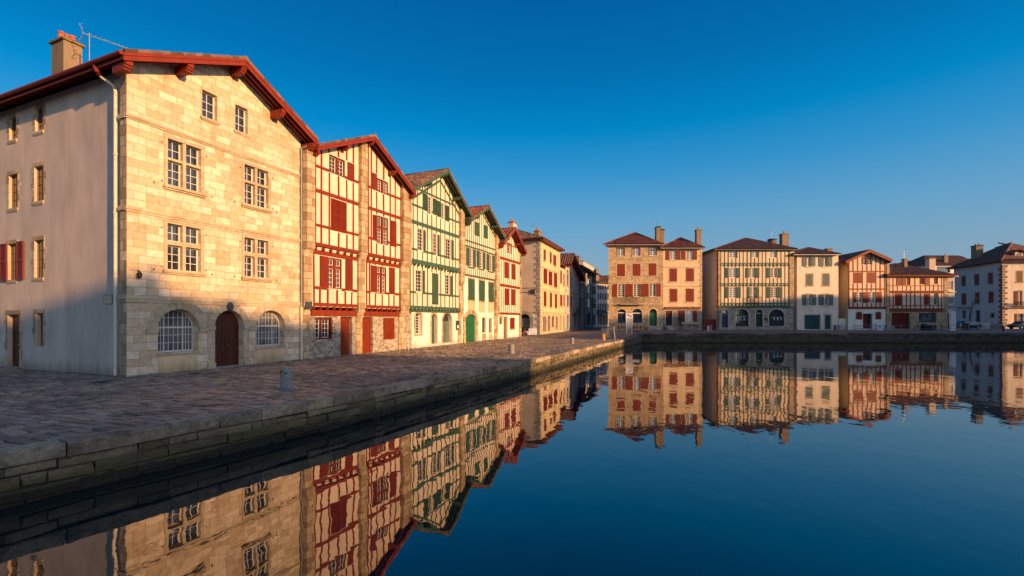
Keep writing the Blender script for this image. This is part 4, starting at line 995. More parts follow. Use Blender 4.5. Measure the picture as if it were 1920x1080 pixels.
rg = f.rect(778, 790.5, 587, 626.5); f.win(rg, 2, 7, 'wwhite', .25, 0, .05, .03, rise=.15); f.surround(rg, 'pil', .14, .02, rise=.15); f.sill(rg, 'pil')
rm = f.rect(854.5, 859.8, 601, 618.5); s = G(); s.box(rm[0], rm[1], -.08, -.01, rm[2], rm[3]); o = f.obj(s, 'menu_case', 'teal')
s = G(); s.box(rm[0]+.12, rm[1]-.12, -.086, -.081, rm[2]+.15, (rm[2]+rm[3])/2); s.obj('menu_sheet', 'signw', o)
f.wall(0, 8.4, .5, zF-.1, 'white', 0, 'ground_floor_wall', .4, holes=[h for h in f.holes if h[3] < zF])
f.wall(xs[0]-.3, xs[-1]+.2, zF-.15, [(x, zt(x)) for x in (xs[0]-.3, 4.15, xs[-1]+.2)], 'cream', O1, 'infill_panel', .14, holes=[h for h in f.holes if h[3] > zF+.3])
f.timber('green', xs, [(zA, .17), (zB, .3), (zC, .17), (zD+.08, .34), (zE, .17), (zF, .2), (zatt, .15, xs[2], xs[10])], zF, 20, O1, rc, .12, roofline=zt, x0=xs[0]-.05, x1=xs[-1]+.05,
         diags=((-.1, zt(-.1)-.95, 4.1, zt(4.1)-.75, .2), (4.1, zt(4.1)-.75, 8.1, zt(8.1)-.75, .2)), joists=((zD-.2, .2, .5), (zF-.18, .16, .5)))
f.timber('green', [], [(zF-.3, .16)], 0, 0, O1, (), x0=xs[0]-.05, x1=xs[-1]+.05)
pilaster(f, 865, 871.5, ((.5, .05), (3.1, .2), (6.0, .4)), zt(7.8)-.0)
H.body(0.02, 8.45, [(0.02, 12.5), (4.15, 15.3), (8.45, 12.5)], 'beige')
# fourth house, green on white
H, f, zt = gabled('timbered_house', 'narrower white house with thin green timbers and an arched green garage door', 28.05, 36.0, (-.25, 12.35, 3.72, 14.55, 7.95, 12.0), 'green', 'tile_red', None)
O1 = -.1
xs = [f.X(x, O1) for x in [872+3.85*i for i in range(16)]]
zA = lev(f, 873, 450, O1); zJ = lev(f, 875, 515, O1); rc = []
for q in ((880, 886.5, 465, 499), (899, 905, 470.5, 502.5), (917, 922.7, 477, 507.5)):
    r = f.rect(*q, O1); rc.append((r[0]-.7, r[1]+.7, r[2], r[3])); f.win(r, 2, 6, 'wwhite', .1, O1, .06, .03); f.slab((r[0]-.75, r[1]+.75, r[3]+.06, r[3]+.2), 'green', 'lintel', .06, O1); f.slab((r[0]-.3, r[1]+.3, r[2]-.16, r[2]-.04), 'green', 'sill', .08, O1)
    f.shutter((r[0]-.68, r[0]-.03, r[2], r[3]), 'green_sh', O1, 'plank'); f.shutter((r[1]+.03, r[1]+.6, r[2], r[3]), 'green_sh', O1, 'plank')
for q in ((889.5, 898, 414.5, 441), (906.3, 914.6, 420.5, 446)):
    r = f.rect(*q, O1); rc.append(r); f.holes.append((*r, 0)); f.pair(r, 'green_sh', O1+.03, 'plank')
for q in ((878, 889.5, 522.5, 562), (898, 908.5, 525, 564.5), (916, 925.5, 528.5, 566)):
    r = f.rect(*q, 0); f.holes.append((*r, 0)); f.pair(r, 'green_sh', .02, 'plank'); f.surround(r, 'pil', .12, .015); f.sill(r, 'pil')
    s = G().box(r[0]-.1, r[1]+.1, -.03, -.001, r[2]-1.15, r[2]-.16)
    for i in range(6): s.box(r[0]+(r[1]-r[0])*i/5-.03, r[0]+(r[1]-r[0])*i/5+.03, -.06, -.031, r[2]-1.1, r[2]-.2)
    f.obj(s, 'balustrade_panel', 'warm')
rg = f.rect(873, 892.3, 588.5, 640); f.door((rg[0], rg[1], .62, rg[3]), 'bright_green', .6, .15, 0, 2, style='plank'); f.surround((rg[0], rg[1], .65, rg[3]), 'pil', .45, .03, rise=.6, ears=True)
for q in ((904, 910.3, 596, 624), (917, 921.8, 597, 624)):
    r = f.rect(*q); f.win(r, 2, 5, 'dark', .2, 0, .04, .03); f.surround(r, 'warm', .1, .01); s = G().box(r[0]-.05, r[1]+.1, -.015, -.001, r[2]-1.3, r[2]-.1); f.obj(s, 'apron_panel', 'pil')
f.wall(0, 7.9, .5, zJ-.1, 'white', 0, 'wall', .35, holes=[h for h in f.holes if h[3] < zJ])
f.wall(0, 7.9, zJ-.1, [(x, zt(x)) for x in (0, 3.72, 7.9)], 'cream', O1, 'infill_panel', .14, holes=[h for h in f.holes if h[3] > zJ])
f.timber('green', xs, [(zA, .15)], zJ, 20, O1, rc, .085, roofline=zt, x0=xs[0]-.05, x1=xs[-1]+.05, diags=((.1, zt(.1)-.5, 3.7, zt(3.7)-.5, .16), (3.7, zt(3.7)-.5, 7.6, zt(7.6)-.5, .16)), joists=((zJ-.03, .16, .42),))
pilaster(f, 931, 937.5, ((.5, .05), (3.2, .3)), zt(7.3))
H.body(0.02, 7.93, [(0.02, 12.0), (3.72, 14.1), (7.93, 11.7)], 'beige')
# fifth house, narrow, red
H, f, zt = gabled('timbered_house', 'narrow cream house with red shutters and a red gable, last of the timbered row', 36.05, 42.6, (-.5, 11.3, 2.95, 13.62, 6.55, 11.3), 'red', 'tile_red', None)
O1 = -.08; rc = []
xs = [f.X(x, O1) for x in (940, 943.5, 947, 951, 955, 959, 963, 967, 971)]
zA = lev(f, 938, 483, O1); zB = lev(f, 938, 534, O1); zC = lev(f, 938, 587.5, O1); zD = lev(f, 938, 453, O1)
for q in ((945.4, 954, 490, 521), (958.6, 966.7, 493.5, 523.5), (946, 954.3, 540, 572), (958, 966, 541.5, 572.5)):
    r = f.rect(*q, O1); rc.append(r); f.holes.append((*r, 0)); f.pair(r, 'red_sh', O1+.03, 'plank')
r = f.rect(951, 957.5, 457, 474, O1); rc.append(r); f.win(r, 2, 3, 'wwhite', .1, O1, .05, .03); f.surround(r, 'red', .12, .05, O1)
r = f.rect(944.5, 951, 595, 632.6); f.door((r[0], r[1], .7, r[3]), 'brown', 0, .2); f.surround((r[0], r[1], .7, r[3]), 'pil', .1, .02)
r = f.rect(956, 964.6, 595.5, 616.7); f.holes.append((*r, 0)); f.pair(r, 'red_sh', .02, 'plank'); f.sill(r, 'pil')
r = f.rect(937, 941, 594.5, 608); f.win(r, 1, 2, 'brown', .12); f.surround(r, 'pil', .15, .03)
f.wall(0, 6.5, .5, zC-.05, 'white', 0, 'ground_floor_wall', .3, holes=[h for h in f.holes if h[3] < zC])
f.wall(0, 6.5, zC-.1, [(x, zt(x)) for x in (0, 2.95, 6.5)], 'cream', O1, 'infill_panel', .14, holes=[h for h in f.holes if h[3] > zC])
f.timber('red', xs, [(zA, .3), (zB, .3), (zC, .24), (zD, .12)], zC, 20, O1, rc, .085, roofline=zt, x0=.2, x1=6.3)
s = G(); s.box(6.3, 6.52, -.25, .1, .5, 11.2); f.obj(s, 'pilaster', 'pil')
H.body(0.02, 6.5, [(0.02, 11.0), (2.95, 13.3), (6.5, 11.0)], 'warm')
k = f.px(961, 416.5, 5); chimney(H.root, f.X(961, 5), 5, 1.5, .8, 11, k[1], 'chim_pale', 'chim', 3)
def GP(x, y, z=1.2):
    Y = F_*(C_-z)/(y-600); return ((x-960)/F_*Y, Y, z)
def closed(f, q, mat='red_sh', off=0, sur='stone2', ajar=True, holes=True, style='plank'):
    r = f.rect(*q, off)
    if holes: f.holes.append((*r, 0))
    f.pair(r, mat, off+.04, style)
    if sur: f.surround(r, sur, .13, .015, off); f.sill(r, sur, .1, .12, .1, off)
def opened(f, q, sh=(), mat='red_sh', nx=4, nz=5, off=0, sur='stone2', wmat='wwhite', rise=0, depth=.16):
    r = f.rect(*q, off); f.win(r, nx, nz, wmat, depth, off, .075, .03, rise, split=True, glass='glass' if random.random() < .75 else 'curtain')
    if sur: f.surround(r, sur, .13, .015, off, rise=rise); f.sill(r, sur, .1, .12, .1, off)
    for (a, b) in sh: rr = f.rect(a, b, q[2], q[3], off); f.shutter(rr, mat, off-.02, 'plank')
    return r
# ------------------------------------------------------------------ corner block where the street opens
CU = (.342, .94)
H = House('corner_house', 'four storey corner house with peach side wall and arched garage at the street mouth', (3.81, 63.7), u=CU, D=14, z0=.6)
f = H.f; W6_ = f.X(1048.2)
for q in ((1019, 1023.2, 467, 488), (1030.5, 1034.2, 472, 492), (1037.2, 1042.8, 477, 497)): closed(f, q)
for q in ((1019, 1026, 503, 531), (1028.5, 1035.5, 508, 534), (1038.5, 1044.7, 511, 538)): closed(f, q, style='louver')
for q in ((1019.3, 1024.5, 546, 574), (1030.8, 1035, 548.5, 575.7), (1040, 1044.5, 551, 577)): closed(f, q)
f.door(f.rect(1018, 1024.5, 594, 622), 'dzinc', 0, .2, 0, 2); f.surround(f.rect(1018, 1024.5, 594, 622), 'stone2', .12, .02)
f.door(f.rect(1027, 1031.5, 592, 621), 'brown', .5, .25, 0, 2); f.surround(f.rect(1027, 1031.5, 592, 621), 'stone2', .15, .02, rise=.5)
r = f.rect(1034.5, 1038.8, 592.5, 613.5); f.win(r, 2, 5, 'brown', .2, 0, .06, .04, .5); f.surround(r, 'stone2', .15, .02, rise=.5)
f.door(f.rect(1042.3, 1045.6, 593, 618), 'brown', .4, .25)
z1 = f.px(1016, 584)[1]; ze = f.px(1014, 450.5)[1]
for y in (498, 540, 584): z = f.px(1014, y)[1]; s = G().box(-.04, W6_, -.08, -.001, z-.16, z); f.obj(s, 'string_course', 'stone2')
f.wall(0, W6_, .5, z1-.17, 'stone2', 0, 'ground_floor_wall', .35, holes=[h for h in f.holes if h[3] < z1])
f.wall(0, W6_, z1-.17, ze, 'yellow', 0, 'wall', .3, holes=[h for h in f.holes if h[3] > z1])
L = H.left(0); D = H.D; zs = L.px(985, 585)[1]
r = L.rect(974, 993.5, 589, 622); r = (r[0], r[1], .75, r[3]); rise = (r[1]-r[0])*.42
L.holes.append((*r, rise)); s = G(); s.box(r[0], r[1], .3, .34, .75, r[3]-rise*.9)
for i in range(16): s.box(r[0], r[1], .285, .3, .8+i*(r[3]-rise-.9)/16, .8+(i+.85)*(r[3]-rise-.9)/16)
L.obj(s, 'roller_shutter', 'dzinc'); s = G(); s.box(r[0], r[1], .35, .37, r[3]-rise, r[3]); L.obj(s, 'garage_opening', 'dark')
L.surround(r, 'grey_stone', .5, .03, rise=rise, name='arch_surround')
L.wall(0, D-.003, .6, zs, 'grey_stone', 0, 'side_wall', .35, holes=L.holes); L.wall(0, D-.003, zs, ze, 'beige', 0, 'side_wall', .3, holes=[])
r = L.rect(994.5, 1006.5, 588, 625); s = G().box(r[0], r[1], -.02, -.001, .8, r[3]); L.obj(s, 'whitewashed_patch', 'signw')
s = G()
for i in range(34):
    z = .7+i*.42
    if z < ze-.4: s.box(D-(.75 if i % 2 else .42), D+.02, -.04, -.001, z, z+.36); s.box(D+.001, D+.0011, 0, 0, z, z)
L.obj(s, 'quoin', 'grey_stone')
s = G()
for i in range(34):
    z = .7+i*.42
    if z < ze-.4: s.box(-.02, (.42 if i % 2 else .75), -.03, -.001, z, z+.36)
f.obj(s, 'quoin', 'grey_stone')
p = L.px(999, 547); s = G().box(p[0]-.32, p[0]+.32, -.12, -.04, p[1]-.32, p[1]+.32); L.obj(s, 'square_wall_sign', 'signb')
s = G()
for y in (540, 548): z = L.px(990, y)[1]; s.tube([(0, -.03, z-.1), (D-.8, -.04, z)], .03, 5)
L.obj(s, 'cable', 'iron')
H.hip(-.8, W6_+.8, -.8, D, ze+.1, ((W6_*.45, 6, ze+2.9), (W6_*.45, 9, ze+2.9)), 'tile', 'red_roof', .4)
k = f.px(1011, 433, 3); chimney(H.root, f.X(1011, 3), 3.2, 1.9, .8, ze, k[1], 'chim', 'chim', 4)
antenna(H.root, f.X(1000, 3), 3, ze, f.px(1000, 421, 3)[1], 1.2, .6, 6)
H.body(0.01, W6_, ze, 'beige', left=False)
s = G(); s.tube([(W6_-.08, -.1, ze), (W6_-.08, -.1, .9)], .09, 6); f.obj(s, 'downpipe', 'zinc')

A7 = (H.A[0]+CU[0]*(W6_+.02), H.A[1]+CU[1]*(W6_+.02))
H = House('narrow_house', 'very narrow lower yellow house with red shutters squeezed against the corner house', A7, u=CU, D=10, z0=.7)
f = H.f; w7 = f.X(1059.5); ze = f.px(1054, 501)[1]
for q in ((1050.2, 1053.3, 507, 531), (1056.3, 1058.3, 513, 536)): closed(f, q)
for q in ((1050, 1054.2, 552.5, 573.5), (1056.3, 1058.5, 553, 574)): closed(f, q)
f.door(f.rect(1049.6, 1053, 591, 620), 'brown', .3, .25); f.door(f.rect(1056, 1058.6, 592, 619), 'dred', .3, .25)
f.wall(0, w7, .6, ze, 'yellow', 0); H.body(0.01, w7, ze, 'yellow')
s = G(); s.box(0, w7, -.1, -.001, f.px(1052, 586)[1]-.2, f.px(1052, 586)[1]); f.obj(s, 'string_course', 'stone2')
t = G(); tile_slope(t, (-.02, -.9, ze+.1), (w7+.1, -.9, ze+.1), (w7+.1, 6, ze+2), (-.02, 6, ze+2), .3, .05); t.obj('roof', 'tile_red', H.root)
# street houses in shade
def PY(x, Y): return ((x-960)/F_*Y, Y)
H = House('gabled_house', 'shaded pale house with a big dark overhanging gable and arcaded ground floor in the street', PY(1060, 78.2), PY(1086, 90), D=12, z0=.7)
f = H.f; ze = f.px(1061, 497)[1]; zap = f.px(1073, 474, -1.0)[1]; xap = f.X(1075, -1.0); zre = f.px(1087.5, 521, -1.0)[1]
for q in ((1062.7, 1066, 515, 536), (1069.7, 1073.4, 520, 537.5), (1063, 1067, 553.5, 574.5), (1069.7, 1073.9, 555, 575.5)): opened(f, q, (), nx=2, nz=4, wmat='brown')
for q in ((1063, 1066.2, 506, 513), (1069.6, 1072.6, 510, 516)): opened(f, q, (), nx=2, nz=2, wmat='brown')
for q in ((1062.8, 1066.5, 590, 616.5), (1070.4, 1073.5, 590.5, 615), (1077, 1081, 585, 614)): f.door(f.rect(*q), 'dark', .5, .3)
zt = H.gable(-.4, ze+.1, xap, zap, H.L+.8, zre, 'dred', 'tile_dark', yf=-1.1, purl=(.1, 1, 1.9))
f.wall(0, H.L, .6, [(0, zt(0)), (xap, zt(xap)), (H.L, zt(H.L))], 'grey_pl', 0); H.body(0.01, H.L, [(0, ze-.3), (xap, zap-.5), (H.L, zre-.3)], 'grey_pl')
z = f.px(1065, 586)[1]; s = G().box(0, H.L, -.12, -.001, z-.25, z); z = f.px(1065, 545)[1]; s.box(0, H.L, -.08, -.001, z-.2, z); f.obj(s, 'string_course', 'stone2')
p = f.rect(1076, 1084, 578, 592, -.3); s = G(); s.box(p[0], p[1], -.8, -.1, p[2]+.3, p[2]+.45)
for i in range(12): x = p[0]+(p[1]-p[0])*i/11; s.tube([(x, -.78, p[2]+.4), (x, -.78, p[2]+1.4)], .02, 4)
s.tube([(p[0], -.78, p[2]+1.4), (p[1], -.78, p[2]+1.4)], .03, 4); f.obj(s, 'balcony', 'iron')
H = House('gallery_house', 'tall shaded white house with open wooden galleries and a tower-like chimney in the street', PY(1082, 88), PY(1118, 108), D=12, z0=.8)
f = H.f; ze = f.px(1084, 500)[1]
for q in ((1101.6, 1106, 507.5, 522.5), (1102, 1109.3, 532, 549), (1102, 1109.3, 558.5, 576), (1087.5, 1091, 531, 550), (1087.5, 1091.5, 557, 577), (1092.2, 1095, 531, 549), (1092.4, 1095, 558, 586)): opened(f, q, (), nx=2, nz=3, wmat='teal')
for q in ((1110.7, 1116.8, 513, 530), (1110.5, 1117, 536, 551), (1110.5, 1117, 559, 577)):
    r = f.rect(*q); f.holes.append((*r, 0)); s = G(); s.box(r[0], r[1], .25, .28, r[2], r[3]); f.obj(s, 'gallery_opening', 'dark')
    s = G(); n = 14
    for i in range(n): x = r[0]+(r[1]-r[0])*i/(n-1); s.box(x-.03, x+.03, -.05, .0, r[2], r[2]+1.0)
    s.box(r[0], r[1], -.07, .02, r[2]+1.0, r[2]+1.1); f.obj(s, 'railing', 'brown')
for q in ((1084, 1087, 588, 614), (1088.5, 1092, 588, 613), (1101.5, 1108.5, 586, 609.6), (1110.8, 1116.5, 589, 609)): f.door(f.rect(*q), 'dark', .8, .35)
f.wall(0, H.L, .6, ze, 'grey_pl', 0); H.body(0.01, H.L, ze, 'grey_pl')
s = G()
for x in (1085.5, 1096, 1100, 1110): s.tube([(f.X(x), -.08, ze), (f.X(x), -.08, .9)], .07, 5)
f.obj(s, 'downpipe', 'iron')
t = G(); tile_slope(t, (-.3, -1.1, ze+.1), (H.L+.5, -1.1, ze+.1), (H.L+.5, 7, ze+2.2), (-.3, 7, ze+2.2), .3, .05); t.obj('roof', 'tile_dark', H.root)
s = G().box(-.3, H.L+.5, -1.1, -1.05, ze-.15, ze+.05); s.obj('eave_board', 'dred', H.root)
k = f.px(1083, 480, 3); chimney(H.root, f.X(1083, 3), 3, 1.0, .9, ze, k[1], 'chim', 'chim', 1)
k = f.px(1098, 493, 7); chimney(H.root, (f.X(1090, 7)+f.X(1110, 7))/2, 7, f.X(1110, 7)-f.X(1090, 7), 1.2, ze, k[1], 'chim_pale', 'chim', 0)
H = House('street_end_house', 'small white house with dark half-timbering and a dark shopfront closing the street', PY(1118, 116), PY(1150, 119), D=10, z0=1.0)
f = H.f; ze = f.px(1125, 530)[1]
for i, x in enumerate((1121, 1125.3, 1129.5, 1134, 1139)):
    for (yt, yb) in ((535, 543), (549.7, 562), (569, 583)): opened(f, (x, x+2.6, yt, yb), (), nx=2, nz=3, wmat='teal', sur=None)
r = f.rect(1121, 1140, 590, 609); f.holes.append((*r, 0)); s = G().box(r[0], r[1], .3, .35, r[2], r[3]); o = f.obj(s, 'shopfront', 'dark')
s = G()
for i in range(5): x = r[0]+(r[1]-r[0])*i/4; s.box(x-.06, x+.06, .2, .3, r[2], r[3])
s.obj('shop_frame', 'signw', o)
p = f.rect(1120, 1141, 583.5, 588, -.9); s = G(); s.prismx([(-1.1, p[2]), (0, p[3]+.3), (0, p[3]+.2), (-1.1, p[2]-.1)], p[0], p[1]); f.obj(s, 'awning', 'teal')
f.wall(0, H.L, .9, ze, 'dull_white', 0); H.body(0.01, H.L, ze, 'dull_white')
t = G(); tile_slope(t, (-.5, -1, ze), (H.L+.5, -1, ze), (H.L+.5, 5, ze+1.6), (-.5, 5, ze+1.6), .3, .05); t.obj('roof', 'tile_dark', H.root)
k = f.px(1121, 505, 1); chimney(H.root, f.X(1121, 1), 1.5, 1.0, .9, ze, k[1], 'chim', 'chim', 2)
H = House('rear_house', 'rooftop of a house behind the street end, orange tiles beside grey slates', PY(1124, 135), PY(1146, 135), D=8, z0=1.0)
z = H.f.px(1130, 524)[1]; H.f.wall(0, H.L, 1, z, 'warm', 0); H.body(0.01, H.L, z, 'warm'); m_ = H.L*.42
t = G(); tile_slope(t, (-.4, -.6, z), (m_, -.6, z), (m_, 4, z+1.6), (-.4, 4, z+1.6), .35, .05); t.obj('roof', 'tile_red', H.root)
t = G(); tile_slope(t, (m_+.01, -.6, z), (H.L+.4, -.6, z), (H.L+.4, 4, z+1.8), (m_+.01, 4, z+1.3), .35, .05); t.obj('roof', 'tile_dark', H.root)

H = House('shade_block', 'unseen grey block added behind the golden stone house to shade the street end', (25, 93), (40, 94), D=13, z0=1.0)  # hidden block, added so its shadow falls on the street end
H.f.wall(0, H.L, 1, 15, 'grey_pl', 0, holes=[]); H.body(0.01, H.L, 15, 'grey_pl'); H.hip(-.6, H.L+.6, -.6, 13.6, 15.1, ((5, 6, 17), (9, 6, 17)), 'tile_dark')
# ------------------------------------------------------------------ houses facing across the basin
Y0 = 77.0
def facing(name, label, x0, x1, D=12, Y=Y0, z0=1.1):
    H = House(name, label, PY(x0, Y), PY(x1, Y), D=D, z0=z0); return H, H.f
def hip_px(H, eave, apex, ay, tile, trim='dzinc', xe=None, pitch=.42, ov=.8, sk=0):
    """eave: (xl, xr, y) px on the plane of the front eave; apex: one or two px at depth ay"""
    f = H.f; ze = f.px((eave[0]+eave[1])/2, eave[2], -ov)[1]; ap = [(*([f.px(x, y, ay)[0]]), ay, f.px(x, y, ay)[1]) for x, y in apex]
    H.hip(f.X(eave[0], -ov), f.X(eave[1], -ov), -ov, H.D+.5, ze, (ap[0], ap[-1]) if len(ap) > 1 else (ap[0], (ap[0][0]+.01, ap[0][1], ap[0][2])), tile, trim, pitch, sk); return ze-.1
H, f = facing('stone_townhouse', 'rough golden stone house with red shutters and a small balcony at the street corner', 1141, 1242.7)
zw = hip_px(H, (1132, 1246.5, 457.5), [(1190.5, 436)], 5.5, 'tile_red', 'dzinc', sk=6)
for q in ((1156.7, 1171, 465.5, 480), (1185.6, 1199.8, 465, 480), (1216.7, 1231, 464, 479)): r = opened(f, q, (), nx=4, nz=4); f.surround((r[0]-.0, r[1]+.0, r[2], r[3]), 'red_sh', .09, .04)
for q in ((1156.8, 1171.8, 495, 518.3), (1185.8, 1201, 494.5, 517.5), (1215.8, 1230.8, 494, 517)): closed(f, q)
for q, sh in (((1159, 1171, 532.8, 556.7), ((1148.5, 1156.8), (1172.5, 1179))), ((1188.6, 1200, 532.5, 556), ((1179.6, 1186), (1201.2, 1208.4))), ((1217.7, 1229.5, 532, 555.7), ((1209, 1215.8), (1230.8, 1238.8)))): opened(f, q, sh, nz=6)
for q in ((1158, 1173.5, 579.6, 605.4), (1185.6, 1204, 579, 605.3)):
    r = f.rect(*q); rise = (r[1]-r[0])*.42; f.win(r, 4, 3, 'blue', .3, 0, .12, .05, rise, transom=r[3]-rise*1.02, glass='glass'); f.surround(r, 'stone2', .2, .02, rise=rise)
    s = G().box(r[0], r[1], .2, .3, r[3]-rise*1.15, r[3]-rise*.95); f.obj(s, 'shop_fascia', 'signw'); s = G().box(r[0]+.01, r[1]-.01, .25, .29, r[2], r[2]+.5); f.obj(s, 'shop_panel', 'blue')
    s = G()
    for i in range(3): s.box(r[0]+.1+i*(r[1]-r[0])/3, r[0]-.2+(i+1)*(r[1]-r[0])/3, -.04, -.001, r[2]-1.0, r[2]-.5)
    f.obj(s, 'cellar_vent', 'dred')
r = f.rect(1217.7, 1231.7, 579, 611); f.door(r, 'bright_green', .62, .3, 0, 2, light=1); f.surround(r, 'stone2', .22, .02, rise=.62)
s = G(); s.box(r[0]-.5, r[1]+.6, -.9, -.001, 1.15, r[2]-.15); s.box(r[0]-.2, r[1]+.2, -.5, -.002, r[2]-.15, r[2]); f.obj(s, 'step', 'grey_stone')
for (y, yy) in ((491.7, .12), (528, .14), (568, .16)): z = f.px(1190, y)[1]; s = G().box(-.05, H.L+.02, -.1, -.001, z-yy, z); f.obj(s, 'string_course', 'stone2')
p = f.rect(1162, 1208, 555, 570, -.6); s = G(); s.box(p[0], p[1], -.8, -.001, p[2]-.12, p[2]); f.obj(s, 'balcony', 'grey_stone'); s = G(); n = 26
for i in range(n): x = p[0]+.05+(p[1]-p[0]-.1)*i/(n-1); s.tube([(x, -.75, p[2]), (x, -.75, p[3])], .02, 4)
s.tube([(p[0]+.04, -.75, p[3]), (p[1]-.04, -.75, p[3])], .035, 5); f.obj(s, 'railing', 'iron')
f.wall(0, H.L, 1.1, zw, 'far_rubble', 0, thick=.35); H.body(0.01, H.L, zw, 'far_rubble', sk=6)
k = f.px(1233, 425, 2); chimney(H.root, f.X(1233.2, 2), 2, .72, .9, zw, k[1], 'chim', 'iron', 0); k = f.px(1240.5, 430, 2); chimney(H.root, f.X(1240.7, 2), 2, .58, .9, zw, k[1], 'chim', 'iron', 0)
antenna(H.root, f.X(1229, 2), 2, k[1]-1, f.px(1227, 417, 2)[1], 1.5, math.pi, 7)
H, f = facing('plaster_townhouse', 'peach plastered house with red shutters and a dark red door, right of the stone one', 1243.1, 1316.3, D=5.5)
zw = hip_px(H, (1238, 1322, 463.8), [(1276, 445.5)], 4.5, 'tile_red')
opened(f, (1256.4, 1268, 470.5, 487.3), ((1248.2, 1255), (1268.8, 1275.8)), nz=5); opened(f, (1287.6, 1299.8, 470, 487), ((1277.8, 1284.8), (1300.3, 1306.7)), nz=5)
for q in ((1255, 1269.2, 503.7, 527.9), (1286, 1301, 503.2, 527.3), (1255.4, 1269.7, 542, 565.8), (1285.7, 1301, 541.5, 565.6)): closed(f, q)
r = f.rect(1248.2, 1260.3, 582.7, 610); f.door(r, 'dark', 0, .3); s = G().box(r[0], r[1], .15, .25, r[3]-.45, r[3]); f.obj(s, 'fanlight_panel', 'dred'); f.surround(r, 'stone2', .14, .02)
s = G()
for i in range(4): s.box(r[0]-.15*i-.1, r[1]+.15*i+.1, -.35*(i+1), -.001, 1.12, r[2]-.005-.16*(i+.0)) if 0 else s.box(r[0]-.1, r[1]+.1, -.3*(i+1), -.3*i-.001, 1.12, r[2]-.17*i)
f.obj(s, 'step', 'grey_stone')
opened(f, (1284.8, 1299, 582, 603), ((1272, 1283.7), (1299.8, 1306.8)), 'dred', nz=5, wmat='signw')
p = f.rect(1271, 1309, 603.5, 608); s = G().box(p[0], p[1], -.5, -.001, p[2], p[3]-.15); f.obj(s, 'window_ledge', 'stone2')
zc = f.px(1280, 578)[1]; s = G(); s.box(.3, H.L-.2, -.35, -.001, zc-.1, zc); s.prismx([(-.35, zc), (0, zc+.25), (0, zc)], .3, H.L-.2); f.obj(s, 'canopy', 'tile_dark')
for y in (500, 536): z = f.px(1280, y)[1]; s = G().box(0, H.L, -.07, -.001, z-.12, z); f.obj(s, 'string_course', 'stone2')
f.wall(0, H.L, 1.1, zc-.3, 'far_grey', 0, 'ground_floor_wall', .35, holes=[h for h in f.holes if h[3] < zc]); f.wall(0, H.L, zc-.3, zw, 'warm', 0, holes=[h for h in f.holes if h[2] > zc]); H.body(0.01, H.L, zw, 'warm')
s = G(); [s.box(H.L-(.5 if i % 2 else .3), H.L+.01, -.03, -.001, zc+i*.5, zc+i*.5+.42) for i in range(int((zw-zc)/.5))]; f.obj(s, 'quoin', 'far_rubble')
k = f.px(1309, 430, 1.5); chimney(H.root, f.X(1309, 1.5), 1.5, .8, .8, zw, k[1], 'chim', 'chim', 1)
g = G(); a = PY(1319, Y0+.3); b = PY(1343, Y0+.3); g.box(0, b[0]-a[0]-.05, 0, .08, 0, 1.75)
for i in range(8): g.box(i*(b[0]-a[0])/8, (i+.9)*(b[0]-a[0])/8, -.02, -.001, .05, 1.7)
o = g.obj('gate', 'dred'); o.location = (a[0], a[1], 1.19); tag(o, 'low dark red boarded gate closing the gap between two houses', 'gate')
H, f = facing('green_timbered_house', 'wide house with green half-timbering over a stone ground floor with arched shopfronts', 1343.6, 1487.8, D=16)
zw = hip_px(H, (1339.3, 1496, 466.5), [(1396, 446.8), (1400, 446.8)], 7, 'tile_dark', 'pale_green')
zb = f.px(1400, 574.5)[1]; O = -.12; rc = []
xs = [f.X(1351.5+7.06*i, O) for i in range(19)]
for q in ((1367.6, 1380.3, 470.7, 483.5), (1409, 1420.5, 470.5, 483), (1444, 1455, 470, 482.8)): r = f.rect(*q, O); rc.append((r[0], r[1]+.25, r[2], r[3])); f.win(r, 4, 3, 'wwhite', .1, O, .08, .04, split=True); f.shutter((r[1]+.02, r[1]+.22, r[2], r[3]), 'green_sh', O)
for (ya, yb, grp) in ((502.3, 521, ((1360, 1366.3, 1367, 1380, 1380.6, 1387.6), (1397.8, 1403.7, 1404.3, 1415.8, 1416.6, 1423.6), (1437.9, 1443.7, 1444.4, 1457, 1458.6, 1465.6))), (538, 558.8, ((1359.6, 1366.3, 1367.2, 1380, 1381, 1388.7), (1400.5, 1405.5, 1406, 1416.5, 1417, 1423), (1438, 1444.5, 1445.3, 1458, 1459, 1466.5)))):
    for a, b, c, d, e, h_ in grp:
        r = f.rect(c, d, ya, yb, O); f.win(r, 4, 5, 'wwhite', .1, O, .08, .04, split=True)
        for (u_, v_) in ((a, b), (e, h_)): f.shutter(f.rect(u_, v_, ya, yb, O), 'green_sh', O-.02)
        rc.append((f.X(a, O), f.X(h_, O), r[2], r[3]))
f.wall(xs[0]-.1, xs[-1]+.1, zb, zw, 'ochre_pl', O, 'infill_panel', .15, holes=[h for h in f.holes])
Z = lambda y: f.px(1400, y, O)[1]
f.timber('green', xs, [(Z(493.5), .16), (Z(498.2), .14), (Z(531.5), .16), (Z(536), .14), (Z(568.5), .18), (Z(573.8), .2)], zb, zw-.05, O, rc, .16, x0=xs[0]-.1, x1=xs[-1]+.1, joists=((Z(496), .22, .62), (Z(534), .22, .62), (Z(571), .25, .62)))
for (x0, x1) in ((0, xs[0]-.12), (xs[-1]+.12, H.L)): s = G().box(x0, x1, -.2, .1, zb-.02, zw); f.obj(s, 'pilaster', 'far_rubble')
nh = len(f.holes)
